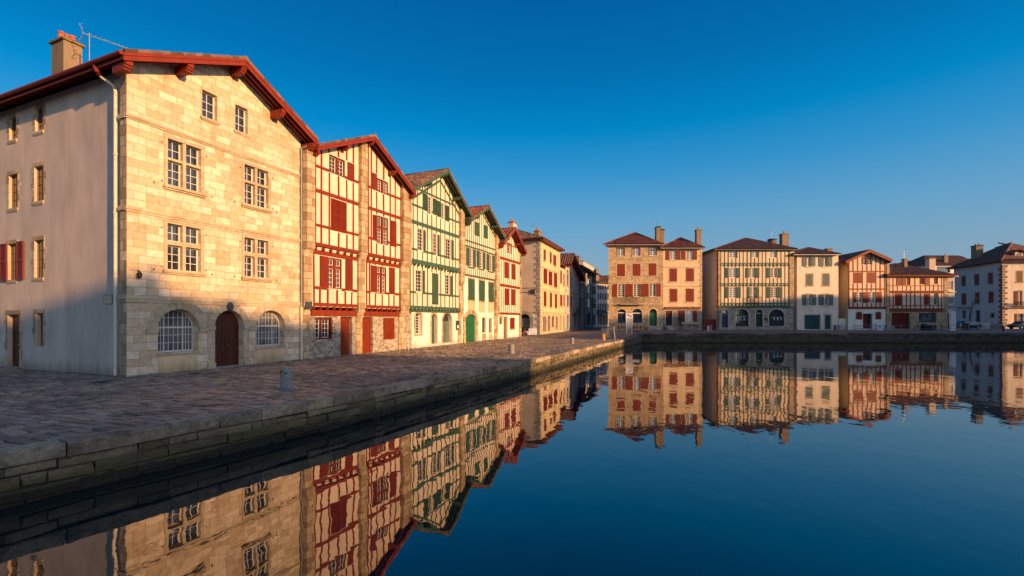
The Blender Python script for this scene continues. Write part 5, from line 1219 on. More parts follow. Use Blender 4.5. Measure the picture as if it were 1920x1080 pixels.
for q, w_ in (((1353.2, 1365.2, 581, 614), 'blue'), ((1417.3, 1430, 580, 612.5), 'dgreen')):
    r = f.rect(*q); f.door(r, w_, .5, .35, 0, 1, light=1); f.surround(r, 'stone2', .18, .02, rise=.5); s = G().box(r[0], r[1], .22, .35, r[3]-.72, r[3]-.6); f.obj(s, 'shop_fascia', 'stone2')
for q in ((1379, 1403.7, 579.7, 612.3), (1442, 1470.8, 580, 611.5)):
    r = f.rect(*q); rise = (r[1]-r[0])*.42; f.win(r, 5, 1, 'dgreen', .35, 0, .14, .05, rise, transom=r[3]-rise*1.05); f.surround(r, 'stone2', .24, .02, rise=rise)
    s = G().box(r[0]+.01, r[1]-.01, .28, .34, r[2], r[2]+.6); f.obj(s, 'shop_panel', 'dgreen'); s = G().box(r[0]-.1, r[1]+.1, -.05, .3, r[2]-.1, r[2]-.001); f.obj(s, 'sill', 'stone2')
    s = G()
    for i in range(9): s.box(r[0]+.6+i*.17, r[0]+.7+i*.17, .3, .33, r[3]-rise-.35, r[3]-rise-.2)
    for i in range(3): s.box(r[0]+.9+i*.6, r[0]+1.1+i*.6, .3, .33, r[2]+1.0, r[2]+1.5)
    f.obj(s, 'shop_notice', 'grey_pl')
f.wall(0, H.L, 1.1, zb-.002, 'far_grey', 0, 'ground_floor_wall', .4, holes=f.holes[nh:]); s = G().box(-.03, H.L+.03, -.14, -.001, zb-.22, zb-.02); f.obj(s, 'string_course', 'green')
p = f.rect(1402, 1425, 557, 569, -.4); s = G(); s.box(p[0], p[1], -.6, -.15, p[2], p[2]+.1)
for i in range(12): x = p[0]+(p[1]-p[0])*i/11; s.tube([(x, -.58, p[2]), (x+(x-(p[0]+p[1])/2)*.15, -.58, p[3])], .03, 4)
s.tube([(p[0]-.2, -.58, p[3]), (p[1]+.2, -.58, p[3])], .04, 5); f.obj(s, 'balcony', 'iron')
p = f.px(1437, 598); s = G(); s.box(p[0]-.3, p[0]+.05, -.1, -.01, p[1]-.2, p[1]+.2); s.box(p[0]+.06, p[0]+.2, -.1, -.01, p[1]-.5, p[1]+.1); f.obj(s, 'menu_case', 'dred')
H.body(0.01, H.L, zw, 'grey_pl'); s = G().tube([(.12, -.26, zw), (.12, -.26, 1.3)], .07, 6); f.obj(s, 'downpipe', 'dred')
k = f.px(1447, 448, 5); chimney(H.root, f.X(1447.5, 5), 5, 1.2, .7, zw, k[1], 'chim', 'iron', 0); antenna(H.root, f.X(1446.5, 5), 5, k[1], f.px(1446, 433, 5)[1], 1.1, .1, 6)
k = f.px(1470, 438, 3); chimney(H.root, f.X(1470, 3), 3, 1.1, .9, zw, k[1], 'chim', 'chim', 1)
k = f.px(1329, 457, 8.2); chimney(H.root, .55, 9.5, .9, .9, zw-1, k[1]+.2, 'chim', 'chim', 1)
H, f = facing('white_house', 'plain cream house with grey-green shutters and a dark garage door', 1494.4, 1572)
zw = hip_px(H, (1487.5, 1577, 476), [(1515, 464)], 6, 'tile_dark')
for q, sh in (((1510.2, 1520.3, 482.3, 499.5), ((1504, 1509.8), (1521, 1528.6))), ((1541.4, 1552, 482, 499.5), ((1535, 1541), (1552.5, 1560))), ((1510.2, 1522.5, 552, 572.5), ((1504, 1509.8), (1523, 1530))), ((1541.4, 1554, 552, 572.5), ((1535, 1541), (1554.5, 1561.7)))): opened(f, q, sh, 'pale_green', nz=4)
for q in ((1510.8, 1524, 514, 535.7), (1541.8, 1555, 513.5, 535.5)): closed(f, q, 'pale_green')
r = f.rect(1508.7, 1537.8, 591, 617.4); f.door(r, 'teal', 0, .2, 0, 4, style='plank'); f.surround(r, 'stone2', .12, .02)
r = f.rect(1546.7, 1557.8, 591, 617.4); f.door(r, 'teal', 0, .2, 0, 1); f.surround(r, 'stone2', .2, .02)
f.wall(0, H.L, 1.1, zw, 'cream_wall', 0); H.body(0.01, H.L, zw, 'cream_wall')
k = f.px(1577, 466, 3); chimney(H.root, H.L+.35, 3, .9, .9, zw-8, k[1], 'chim', 'chim', 0)
a = PY(1573, Y0+.4); b = PY(1589, Y0+.4); g = G(); g.box(0, b[0]-a[0], 0, .3, 0, 1.85); g.box(-.02, b[0]-a[0]+.02, -.05, .35, 1.851, 1.93); o = g.obj('garden_wall', 'white'); o.location = (a[0], a[1], 1.19); tag(o, 'short whitewashed wall filling the gap left of the red gabled house', 'wall')
H, f = facing('red_timbered_house', 'red half-timbered house with a wide low gable and whitewashed ground floor', 1590, 1666)
zt = H.gable(f.X(1572.6, -.9)+1.2, f.px(1580, 490, -.9)[1], f.X(1631, -.9), f.px(1631, 468.7, -.9)[1], f.X(1672.8, -.9), f.px(1672, 487, -.9)[1], 'red_roof', 'tile_dark', purl=(.08, 1, 1.95), barge=.35)
O = -.1; rc = []; zb = f.px(1630, 577)[1]; xs = [f.X(x, O) for x in (1592, 1599.6, 1607.8, 1617, 1625.4, 1633.8, 1642, 1650.4, 1658.9, 1664)]
for q in ((1616.8, 1625, 483.5, 496.5), (1627, 1634.5, 483.3, 496.3)): r = f.rect(*q, O); rc.append(r); f.win(r, 2, 3, 'wwhite', .1, O, .07, .04); f.surround(r, 'red', .1, .05, O)
for q in ((1599.6, 1615.6, 511, 531), (1625, 1641, 510.8, 530.7)): r = f.rect(*q, O); rc.append(r); f.holes.append((*r, 0)); f.pair(r, 'red_sh', O+.03)
for q, sh in (((1604.3, 1616, 547.6, 567.4), ((1599, 1603.8), (1617, 1628))), ((1629, 1640, 547.4, 567.3), ((1641.6, 1653),))):
    r = f.rect(*q, O); f.win(r, 4, 5, 'wwhite', .1, O, .08, .04, split=True); rc.append((f.X(sh[0][0] if len(sh) > 1 else q[0], O), f.X(sh[-1][1], O), r[2], r[3]))
    for a, b in sh: f.shutter(f.rect(a, b, q[2], q[3], O), 'red_sh', O-.02)
f.wall(.1, H.L-.1, zb, [(x, zt(x)) for x in (.1, f.X(1631, -.9), H.L-.1)], 'ochre_pl', O, 'infill_panel', .15)
f.timber('red', xs, [(f.px(1630, 509, O)[1], .2), (f.px(1630, 542, O)[1], .22), (f.px(1630, 577, O)[1], .34)], zb, 30, O, rc, .18, roofline=zt, x0=0, x1=H.L-.4)
nh = len(f.holes)
r = f.rect(1618, 1636, 588, 616); f.door(r, 'dark', 0, .5, 0, 1); s = G().box(r[0], (r[0]+r[1])/2, .1, .16, r[2], r[3]-.2); f.obj(s, 'door', 'dred'); s = G().box(r[0]-.1, r[1]+.1, -.08, -.001, r[3], r[3]+.2); f.obj(s, 'lintel', 'signw')
for q in ((1605.2, 1616.3, 585, 599), (1641.6, 1652, 584.8, 598.8)): r = f.rect(*q); f.holes.append((*r, .25)); f.shutter((r[0], r[1], r[2], r[3]), 'red_sh', .05); f.surround(r, 'stone2', .1, .02, rise=.25)
f.wall(0, H.L, 1.1, zb-.001, 'white', 0, 'ground_floor_wall', .4, holes=f.holes[nh:]); s = G().box(H.L-.45, H.L, -.2, .1, 1.15, zt(H.L-.4)); f.obj(s, 'pilaster', 'far_rubble')
H.body(0.01, H.L, [(0, zt(0)-.2), (f.X(1631, -.9), zt(f.X(1631, -.9))-.2), (H.L, zt(H.L)-.2)], 'yellow')
H, f = facing('low_timbered_house', 'low two-tone red half-timbered house under a broad tiled roof, with a shop window', 1666.7, 1775.7, D=12)
zw = hip_px(H, (1664, 1795, 516), [(1675, 494.5), (1684, 494.5)], 9, 'tile_dark', 'red_roof')
t = G()
n = 44
for i in range(n): x = f.X(1664, -.85)+(f.X(1795, -.85)-f.X(1664, -.85))*i/(n-1); t.tube([(x, -.9, zw+.12), (x, .1, zw+.42)], .1, 6)
t.obj('eave_tiles', 'tile_red', H.root)
O = -.12; rc = []; zb = f.px(1700, 583)[1]; zm = f.px(1700, 546, O)[1]
xs = [f.X(x, O) for x in (1668, 1674.5, 1682.5, 1692, 1699.5, 1707, 1715.5, 1726, 1735.5, 1743, 1750.5, 1759, 1765.5)]
for q in ((1680.5, 1689.6, 521.5, 534.5), (1691, 1699, 521.5, 534.5), (1733.5, 1742, 521.5, 534.5)): r = f.rect(*q, O); rc.append(r); f.shutter(r, 'red_sh', O-.01)
for q in ((1700.5, 1707, 521.5, 534.5), (1724, 1732.6, 521.5, 533), (1751, 1758.7, 521.5, 532.5)): r = f.rect(*q, O); rc.append(r); f.win(r, 4, 3, 'red', .1, O, .07, .05)
for q in ((1678, 1691.7, 550.5, 572), (1732.3, 1741.4, 550.5, 571.5)): r = f.rect(*q, O); rc.append(r); f.holes.append((*r, 0)); f.pair(r, 'red_sh', O+.02)
r = f.rect(1751, 1757.6, 550, 571.5, O); rc.append(r); f.win(r, 2, 3, 'grey_pl', .1, O, .07, .05)
f.wall(0, H.L, zb, zw+.15, 'ochre_pl', O, 'infill_panel', .12)
Z = lambda y: f.px(1700, y, O)[1]
f.timber('red', xs, [(zm, .2), (Z(549.2), .14), (Z(535.8), .12), (Z(572.8), .12), (Z(581), .5), (zw-.02, .18)], zb, zw, O, rc, .16, x0=0, x1=f.X(1768, O), joists=((Z(547.5), .18, .5),))
s = G().box(f.X(1768.5), H.L, -.2, .1, zb-.02, zw); f.obj(s, 'pilaster', 'far_rubble')
nh = len(f.holes)
r = f.rect(1672, 1706, 587, 617); f.door(r, 'dred', 0, .3, 0, 3, style='plank'); r = f.rect(1723, 1755.5, 587, 604.7); f.win(r, 1, 1, 'iron', .25, 0, .1, .05, glass='curtain')
f.wall(0, H.L, 1.1, zb-.001, 'far_rubble', 0, 'ground_floor_wall', .4, holes=f.holes[nh:]); H.body(0.01, H.L, zw, 'ochre_pl')
k = f.px(1696, 485, 6); chimney(H.root, f.X(1696, 6), 6, .55, .6, zw, k[1], 'chim', 'chim', 0); antenna(H.root, f.X(1695, 6), 6, k[1], f.px(1695, 470, 6)[1], .9, math.pi, 5)
k = f.px(1744.5, 483.5, 10); chimney(H.root, f.X(1744.5, 10), 10, 1.15, .9, zw, k[1], 'chim_pale', 'chim', 0)
# glazed extension
H, f = facing('veranda_annex', 'dim glazed blue-grey annex with a white porch wedged beside the low red house', 1776.3, 1790, D=8)
zw = f.px(1780, 518)[1]
for q in ((1777.5, 1787, 527, 543), (1776.8, 1788, 557, 570)): r = f.rect(*q); f.win(r, 4, 3, 'wwhite', .1, 0, .07, .05)
f.door(f.rect(1776.8, 1784, 587, 617), 'dgreen', 0, .3)
for y in (547, 574): z = f.px(1780, y)[1]; s = G().box(0, H.L, -.3, -.001, z-.1, z); f.obj(s, 'ledge', 'dzinc')
f.wall(0, H.L, 1.1, zw, 'grey_pl', 0); H.body(0.01, H.L, zw, 'grey_pl'); s = G().prismx([(-.5, zw), (8, zw+.4), (8, zw+.2), (-.5, zw-.1)], -.1, H.L+.2); s.obj('roof', 'dzinc', H.root)
# big corner house on the right
H = House('corner_house', 'large white corner house at the right edge with dark roof, red shutters and brown quoins', (95.1, 90), u=(.985, -.172), D=12.3, z0=1.1)
f = H.f; ze = f.px(1882, 491)[1]; WW = 13
L = H.left(0); D = H.D
for q in ((1803, 1810.6, 518, 536.7), (1827.2, 1835.6, 515, 535), (1852.8, 1861.5, 512, 531.7), (1803.2, 1811.6, 551, 571.5), (1828.5, 1836.6, 549, 569.5), (1854, 1862.8, 547.3, 567.3)): closed(L, q, 'dred', sur='grey_stone')
r = L.rect(1804.5, 1812, 582, 597); L.win(r, 2, 3, 'teal', .2, 0, .1, .05); r = L.rect(1830, 1837, 582.5, 604); L.door(r, 'dark', 0, .2); L.surround(r, 'grey_stone', .15, .02); r = L.rect(1857, 1864, 587.5, 596); L.win(r, 2, 2, 'dred', .2, 0, .08, .05); L.surround(r, 'grey_stone', .15, .02)
L.wall(0, D-.003, 1.0, ze, 'dull_white', 0, 'side_wall', .3, holes=L.holes)
s = G()
for i in range(30):
    z = 1.6+i*.52
    if z < ze-.6: s.box(D-(.85 if i % 2 else .5), D+.02, -.04, -.001, z, z+.42)
L.obj(s, 'quoin', 'dred')
z = L.px(1808, 577)[1]; s = G().box(L.X(1798), L.X(1817), -.25, -.001, z-.15, z+.1); L.obj(s, 'sign_board', 'signb')
r = closed(f, (1905.5, 1917.5, 508.5, 529), 'brown', sur='stone2')
opened(f, (1909, 1917, 545.6, 573), ((1901.5, 1908),), 'red_sh', nz=5)
r = f.rect(1908, 1920, 588, 606); f.win(r, 3, 2, 'signw', .2, 0, .1, .06); r = f.rect(1901.5, 1907, 588, 604); f.holes.append((*r, 0)); f.shutter(r, 'dred', .05)
f.wall(0, WW, 1.0, ze, 'cream_wall', 0)
s = G()
for i in range(30):
    z = 1.6+i*.52
    if z < ze-.6: s.box(-.02, (.5 if i % 2 else .85), -.04, -.001, z, z+.42)
f.obj(s, 'quoin', 'chim')
z = f.px(1895, 577)[1]; s = G().box(-.1, WW, -.5, -.001, z, z+.2); f.obj(s, 'ledge', 'grey_stone')
p = f.rect(1901, 1919, 566, 575, -.5); s = G(); s.box(p[0], p[1], -.7, -.001, p[2], p[2]+.12)
for i in range(18): x = p[0]+(p[1]-p[0])*i/17; s.tube([(x, -.68, p[2]), (x, -.68, p[3])], .02, 4)
s.tube([(p[0], -.68, p[3]), (p[1], -.68, p[3])], .035, 4); f.obj(s, 'balcony', 'iron')
ra = f.px(1896.7, 455, 6); H.hip(-.9, WW+.9, -.9, D+1, ze+.1, ((ra[0], 6, ra[1]), (ra[0]+.8, 11, ra[1]-.3)), 'tile_dark', 'dred', .32)
H.body(0.01, WW, ze, 'white', left=False)
k = L.px(1832, 460, 2.2); xc_ = D-L.X(1832, 2.2); chimney(H.root, 2.2, xc_, 1.3, 1.4, ze-.3, k[1], 'chim', 'iron', 2)
r = f.rect(1904.5, 1917, 474, 488.5, 1.0); s = G(); s.box(r[0]-.1, r[1]+.1, 1.0, 4, r[2]-.3, r[3]+.1); o = s.obj('dormer', 'warm', H.root); s = G(); s.box(r[0]+.2, r[1]-.2, .96, .99, r[2], r[3]-.2); s.obj('window', 'glass', o)
t = G(); tile_slope(t, (r[0]-.5, .6, r[3]), (r[0]-.5, 5, r[3]), ((r[0]+r[1])/2, 5, r[3]+.7), ((r[0]+r[1])/2, .6, r[3]+.7), .3, .05); tile_slope(t, (r[1]+.5, .6, r[3]), (r[1]+.5, 5, r[3]), ((r[0]+r[1])/2, 5, r[3]+.7), ((r[0]+r[1])/2, .6, r[3]+.7), .3, .05); t.obj('dormer_roof', 'tile_red', o)
# rooftops behind
for (nm, lb, x0, x1, Y, ye, yr, D_, wm) in (('rear_house', 'long white house whose roof shows above and behind the low red timbered house', 1738, 1840, 112, 497, 479, 10, 'white'),
                                      ('rear_house', 'dark roofed house far behind with only its low roof over the red tiled one', 1704, 1760, 120, 503, 489, 8, 'grey_pl')):
    H = House(nm, lb, PY(x0, Y), PY(x1, Y), D=D_, z0=1.1); f = H.f; z = f.px((x0+x1)/2, ye)[1]; zz = f.px((x0+x1)/2, yr, D_/2)[1]
    r = f.rect(x0+18, x0+44, ye+3, ye+14); 
    if wm == 'white': f.win(r, 5, 1, 'iron', .3, 0, .1, .05)
    f.wall(0, H.L, 1.1, z, wm, 0); H.body(0.01, H.L, z, wm)
    t = G(); tile_slope(t, (-.6, -.6, z), (H.L+.6, -.6, z), (H.L-.6, D_/2, zz), (H.L*.28, D_/2, zz), .4, .06); tile_slope(t, (-.6, D_+.5, z), (-.6, -.6, z), (H.L*.28, D_/2, zz), (H.L*.28, D_/2, zz), .4, .06); t.obj('roof', 'tile_dark', H.root)
    if wm == 'white': k = f.px(1771, 479, 1); chimney(H.root, f.X(1771.5, 1), 1, .9, .8, z, k[1], 'chim', 'chim', 1)

# ------------------------------------------------------------------ houses on the opposite bank, outside the frame, that shade the quay
def shade_house(name, label, prof, p0, p1, mat='beige'):
    g = G(); n = len(prof)
    for p in (p0, p1):
        for q, z in prof: g.v.append(SP(p, q, z))
    for i in range(n-1): g.f.append((i, i+1, n+i+1, n+i))
    g.f.append(tuple(range(n))); g.f.append(tuple(range(2*n-1, n-1, -1))); g.f.append((0, n, 2*n-1, n-1))
    o = g.obj(name, mat); tag(o, label, 'house'); return o
shade_house('waterside_house', 'long beige house with a hipped roof on the bank behind the viewer', [(-40, 1), (-40, 21), (-6, 20.8), (0, 20.8), (5.5, 19.95), (6.2, 19.85), (6.2, 20.3), (7.0, 20.3), (7.0, 19.55), (9.6, 18.9), (9.6, 19.35), (10.4, 19.35), (10.4, 18.75), (12.1, 18.5), (15.5, 18.3), (17.9, 18.3), (18.35, 16.8), (19.85, 13.8), (19.95, 1)], 45, 55)
shade_house('waterside_house', 'stepped beige row of houses on the bank right of the basin', [(45.3, 1), (45.4, 20.7), (62, 20.9), (66, 22.6), (70, 23.4), (73.5, 23.4), (76, 22.8), (82, 22.2), (88, 21.9), (91, 21.6), (93.6, 21.0), (95.2, 20.0), (97.5, 19.4), (101, 19.0), (104, 17.6), (108, 16.9), (114, 16.3), (125, 16), (125, 1)], 60, 72)

# ------------------------------------------------------------------ small things on the quays
def bollard(name, label, x, y, z, h, r, mat, group=None):
    p = GP(x, y, z); g = G(); g.lathe([(r*1.06, -.05), (r*1.04, .02), (r, h*.2), (r*.96, h*.88), (r*.9, h*.95), (r*.7, h*.99), (r*.2, h)], 24)
    o = g.obj(name, mat, smooth=False); o.location = p; tag(o, label, 'bollard', group)
    q = G(); q.lathe([(r*1.4, 0), (r*1.35, .015), (r*1.02, .02)], 24); q.obj('base_ring', 'granite', o)
    return o
def zq(x, y):
    """height of the sloping quay paving under a pixel"""
    z = .72
    for _ in range(5):
        X, Y, _z = GP(x, y, z); t = -(X-LO[0])*-LU[1]*-1; t = (X-LO[0])*LU[1]-(Y-LO[1])*LU[0]; z = .585+(.80-.585)*min(1, max(0, t/12.3))
    return z
b = bollard('stone_bollard', 'weathered grey stone bollard standing in the shade in front of the stone house', 537, 728, zq(537, 728), .62, .18, 'granite', 'bollards along the paved quay')
q = G()
for i in range(6):
    t = i*1.05; q.lathe([(.03, 0), (.028, .02), (0, .02)], 6)
q.v = []; q.f = []
for a_, zz in ((-2.3, .5), (-1.9, .55), (-1.2, .48)): q.box(math.cos(a_)*.17-.02, math.cos(a_)*.17+.02, math.sin(a_)*.17-.03, math.sin(a_)*.17, zz-.02, zz+.02)
q.obj('iron_stud', 'iron', b)
bollard('stone_bollard', 'sunlit pale stone bollard standing alone in the middle of the quay', 959, 663, zq(959, 663), .58, .18, 'granite', 'bollards along the paved quay')
bollard('stone_bollard', 'smaller sunlit stone bollard before the dark street mouth', 1072.6, 645, zq(1072, 645), .56, .17, 'granite', 'bollards along the paved quay')
bollard('ochre_bollard', 'yellow ochre bollard near the far end of the paved quay', 1131.5, 637.5, .82, .62, .17, 'ochre')
p = GP(1153, 636, .83); g = G(); g.tube([(0, 0, 0), (-.12, 0, 1.28)], [.055, .05], 8); g.tube([(-.12, 0, 1.28), (-.125, 0, 1.33)], [.05, .02], 8); g.box(-.12, .12, -.12, .12, 0, .03)
o = g.obj('mooring_post', 'signw'); o.location = p; tag(o, 'thin white leaning post at the corner tip of the quay', 'post')
# crowd barriers
def barrier(label, x, y, z, L, ang, group):
    r = empty('barrier', GP(x, y, z), ang, label, 'barrier', group)
    g = G(); g.tube([(0, 0, .15), (0, 0, 1.05), (L, 0, 1.05), (L, 0, .15), (0, 0, .15)], .024, 6); g.obj('frame', 'alu', r)
    g = G(); n = int(L/.13)
    for i in range(1, n): g.tube([(L*i/n, 0, .15), (L*i/n, 0, 1.05)], .011, 4)
    g.obj('bars', 'alu', r)
    for x_ in (.2, L-.2): g = G().box(x_-.03, x_+.03, -.25, .25, 0, .04); g.box(x_-.02, x_+.02, -.02, .02, .04, .15); g.obj('leg', 'alu', r)
barrier('grey metal crowd barrier, left one of two behind the ochre bollard', 1128, 633, .9, 2.0, .9, 'crowd barriers behind the ochre bollard')
barrier('grey metal crowd barrier, right one of two behind the ochre bollard', 1137, 634, .9, 1.6, 1.2, 'crowd barriers behind the ochre bollard')
# tall information panel
p = GP(1180, 626, 1.15); r = empty('information_panel', p, -.1, 'tall narrow white lattice panel on two legs in front of the golden stone house', 'sign')
g = G(); g.box(-.42, .42, -.02, .02, 1.95, 2.55); g.obj('board', 'signw', r)
g = G(); g.box(.02, .3, -.026, -.021, 2.1, 2.25); g.box(-.2, -.02, -.026, -.021, 2.2, 2.4); g.obj('emblem', 'plastic_blue', r)
g = G()
for s_ in (-1, 1): g.tube([(s_*.4, 0, 2.0), (s_*.28, 0, .0)], .04, 6); g.obj('leg', 'signw', r) if 0 else None
g.obj('legs', 'signw', r)
g = G(); pr = None
for i in range(9):
    z = .75+i*.155; w_ = .3+.1*i/8
    g.beam((-w_, 0, z), (w_, 0, z+.13), .02, .035); g.beam((w_, 0, z), (-w_, 0, z+.13), .02, .035); g.tube([(-.12, 0, z+.03), (0, 0, z+.1), (.12, 0, z+.03), (0, 0, z-.03), (-.12, 0, z+.03)], .02, 4, False)
g.obj('lattice', 'signw', r)
# plant pot, terrace furniture
def potplant(label, p, h, spread, pot='chim', n=90, seed=1):
    rnd = random.Random(seed); r = empty('potted_plant', p, 0, label, 'potted plant'); g = G(); g.lathe([(.2, 0), (.28, .42), (.31, .42), (.31, .5), (.26, .5)], 12); g.obj('pot', pot, r)
    g = G()
    for i in range(n):
        a = rnd.uniform(0, 6.28); t = rnd.random()**.7; base = Vector((0, 0, .45)); rr = spread*rnd.random()
        tip = Vector((math.cos(a)*rr, math.sin(a)*rr, .5+(h-.5)*t)); d = (tip-base).normalized(); s_ = d.cross(Vector((0, 0, 1)))
        if s_.length < .05: s_ = Vector((1, 0, 0))
        s_.normalize(); s_ *= .035; L_ = d*.28; tw = Vector((rnd.uniform(-.2, .2), rnd.uniform(-.2, .2), rnd.uniform(-.1, .2)))
        g.poly([tip, tip+L_*.5+s_+tw*.3, tip+L_+tw, tip+L_*.5-s_+tw*.3])
    g.obj('foliage', 'foliage', r); g = G(); g.tube([(0, 0, .4), (.03, 0, h*.8)], .02, 5); g.obj('stem', 'bark', r)
x, y, z = GP(1266, 618.3, 1.2); potplant('leafy potted shrub beside the steps of the peach house', (x, Y0-1.0, 1.2), 2.0, .45, 'grey_pl', 220, 3)
def chair(label, p, ang, group, mat='iron'):
    r = empty('terrace_chair', p, ang, label, 'chair', group); g = G().box(-.22, .22, -.22, .22, .43, .47); g.obj('seat', mat, r)
    g = G(); g.box(-.22, .22, .2, .23, .62, .9); g.box(-.22, -.18, .2, .23, .47, .62); g.box(.18, .22, .2, .23, .47, .62); g.obj('backrest', mat, r)
    for a in (-1, 1):
        for b_ in (-1, 1): g = G().tube([(a*.19, b_*.19, 0), (a*.18, b_*.18, .43)], .018, 5); g.obj('leg', mat, r)
    return r
def table(label, p, w_, ang, mat='iron', h=.74, group=None):
    r = empty('terrace_table', p, ang, label, 'table', group); g = G().box(-w_/2, w_/2, -.35, .35, h-.05, h); g.obj('tabletop', mat, r)
    for a in (-1, 1):
        for b_ in (-1, 1): g = G().tube([(a*(w_/2-.06), b_*.28, 0), (a*(w_/2-.06), b_*.28, h-.05)], .03, 5); g.obj('leg', mat, r)
X = lambda x, Y=Y0: (x-960)/F_*Y
chair('dark chair beside the potted shrub by the peach house', (X(1276, 75.5), 75.5, 1.2), .6, 'terrace chairs by the peach house')
chair('tipped-in dark chair a step right of the potted shrub by the peach house', (X(1280, 75.2), 75.2, 1.2), 2.4, 'terrace chairs by the peach house')
chair('left dark chair of the two below the right end of the white window ledge', (X(1303, 75.4), 75.4, 1.2), 0, 'terrace chairs by the peach house')
chair('right dark chair of the two below the right end of the white window ledge', (X(1309.5, 75.4), 75.4, 1.2), .3, 'terrace chairs by the peach house')
table('dark blue trestle table left of the red house door', (X(1611, 75.5), 75.5, 1.2), 1.0, 0, 'car_dark')
# washing-machine sized white box with blue print
p = (X(1647, 75.4), 75.4, 1.2); g = G().box(-.42, .42, -.3, .3, 0, 1.0); g.box(-.44, .44, -.32, .32, 1.001, 1.06); o = g.obj('display_box', 'signw'); o.location = p; tag(o, 'white box printed with a dark blue mark right of the red house door', 'box')
g = G(); g.tube([(-.2, -.315, .75), (0, -.315, .55), (.2, -.315, .75)], .06, 5); g.tube([(0, -.315, .75), (0, -.315, .3)], .06, 5); g.obj('printed_mark', 'plastic_blue', o)
# planters / trough
p = (X(1668, 75.3), 75.3, 1.2); g = G().box(-.6, .6, -.3, .3, 0, .6); g.box(-.65, .65, -.35, .35, .601, .68); o = g.obj('stone_trough', 'grey_stone'); o.location = p; tag(o, 'pale stone trough between the red gabled house and the dark red garage', 'trough')
for i, (x, lb) in enumerate(((1713, 'left of the covered furniture'), (1758, 'right of the covered furniture'))):
    table('folded grey terrace table '+lb+' by the shop window', (X(x, 74.5), 74.5, 1.2), 1.4, 0, 'dzinc', .8, 'tables by the shop window')
    for k, dx in enumerate((-.9, .9)): chair(('left' if k == 0 else 'right')+' chair at the grey table '+lb, (X(x, 74.5)+dx, 74.6, 1.2), math.pi/2*(1 if k else -1), 'chairs by the shop window')
p = (X(1741, 74.6), 74.6, 1.2); g = G(); g.prism([(-.95, 0), (.95, 0), (.95, .7), (.6, .85), (-.2, .8), (-.85, 1.05), (-.95, .9)], -.4, .4); o = g.obj('covered_furniture', 'car_dark'); o.location = p; tag(o, 'heap of furniture under a dark tarpaulin below the shop window', 'tarpaulin')
# low railing along the far quay
r = empty('railing', (X(1600, 62), 62, 1.2), 0, 'thin dark low railing along the far quay in front of the timbered houses', 'railing'); L_ = X(1840, 62)-X(1600, 62); g = G()
for z in (.5, .95): g.tube([(0, 0, z), (L_, 0, z)], .02, 5)
g.obj('rail', 'dzinc', r); g = G()
for i in range(9): x = L_*i/8; g.tube([(x, 0, 0), (x, 0, 1.0)], .035, 6)
g.obj('posts', 'dzinc', r)
p = GP(1787.5, 620.5, 1.22); h_ = 36/F_*p[1]; w_ = 9.5/F_*p[1]; g = G(); g.box(-w_/2, w_/2, -.02, .3, 0, h_); g.box(-w_/2-.03, w_/2+.03, -.05, .33, h_+.001, h_+.06); g.box(-w_/2+.08, w_/2-.08, -.03, -.021, .2, h_-.2); o = g.obj('white_totem', 'signw'); o.location = p; tag(o, 'tall plain white upright panel standing at the water edge before the annex', 'panel')
for x, lb, s_ in ((1328, 'short pale post', .45), (1333, 'short brown post', .55)):
    p = GP(x, 619.5, 1.2); g = G().lathe([(.12, 0), (.12, s_*1.6), (.08, s_*1.7), (.02, s_*1.7)], 10); o = g.obj('post', 'signw' if s_ < .5 else 'granite'); o.location = (X(x, 70), 70, 1.2); tag(o, lb+' in front of the red gate', 'post')
p = GP(1569, 618, 1.2); g = G().box(-.35, .35, -.3, .3, 0, .75); g.box(-.38, .38, -.33, .33, .751, .82); o = g.obj('utility_box', 'dzinc'); o.location = (X(1569, 74), 74, 1.2); tag(o, 'low grey utility box at the corner of the cream house', 'utility box')
# cars
def car(label, x, Y, ang, paint, z=1.2, L=4.1):
    r = empty('parked_car', (X(x, Y), Y, z), ang, label, 'car', 'cars parked on the far quay')
    side = [(-2.05, .35), (-2.05, .75), (-1.95, .88), (-1.25, .98), (-.65, 1.42), (-.2, 1.5), (.8, 1.48), (1.45, 1.15), (1.85, 1.0), (2.05, .8), (2.07, .35), (1.75, .28), (-1.75, .28)]
    g = G(); n = len(side); 
    for y, k in ((-.82, 1), (-.6, 1), (.6, 1), (.82, 1)):
        for px_, pz in side:
            yy = y if pz < 1.0 or abs(y) < .7 else y*.8
            g.v.append((px_, yy, pz-(.05 if abs(y) > .7 and pz > 1.1 else 0)))
    for a in range(3):
        for i in range(n): j = (i+1) % n; g.f.append((a*n+i, a*n+j, (a+1)*n+j, (a+1)*n+i))
    g.f.append(tuple(range(n))[::-1]); g.f.append(tuple(range(3*n, 4*n))); g.obj('body', paint, r)
    for s_ in (-1, 1):
        y0, y1 = s_*.76, s_*.835; g = G(); g.poly([(-1.1, y1*.99, 1.0), (1.25, y1*.99, 1.02), (.75, y0*.93, 1.38), (-.2, y0*.93, 1.40), (-.6, y0*.93, 1.33)]); g.obj('side_window', 'glass', r)
        for wx in (-1.28, 1.28):
            g = G(); g.tube([(wx, s_*.62, .32), (wx, s_*.85, .32)], .32, 16); o = g.obj('wheel', 'tyre', r); g = G(); g.tube([(wx, s_*.851, .32), (wx, s_*.86, .32)], .2, 12); g.obj('rim', 'alu', o)
        g = G().box(-2.07, -2.0, s_*.72, s_*.5, .62, .78); g.obj('headlight', 'alu', r)
    g = G(); g.poly([(-1.22, -.62, 1.0), (-1.22, .62, 1.0), (-.67, .58, 1.405), (-.67, -.58, 1.405)]); 
    for i, v in enumerate(g.v): g.v[i] = (v[0]-.02, v[1], v[2]+.015)
    g.obj('windscreen', 'glass', r)
car('small dark parked car behind a printed banner beside the white totem', 1812, 83, math.pi, 'car_dark')
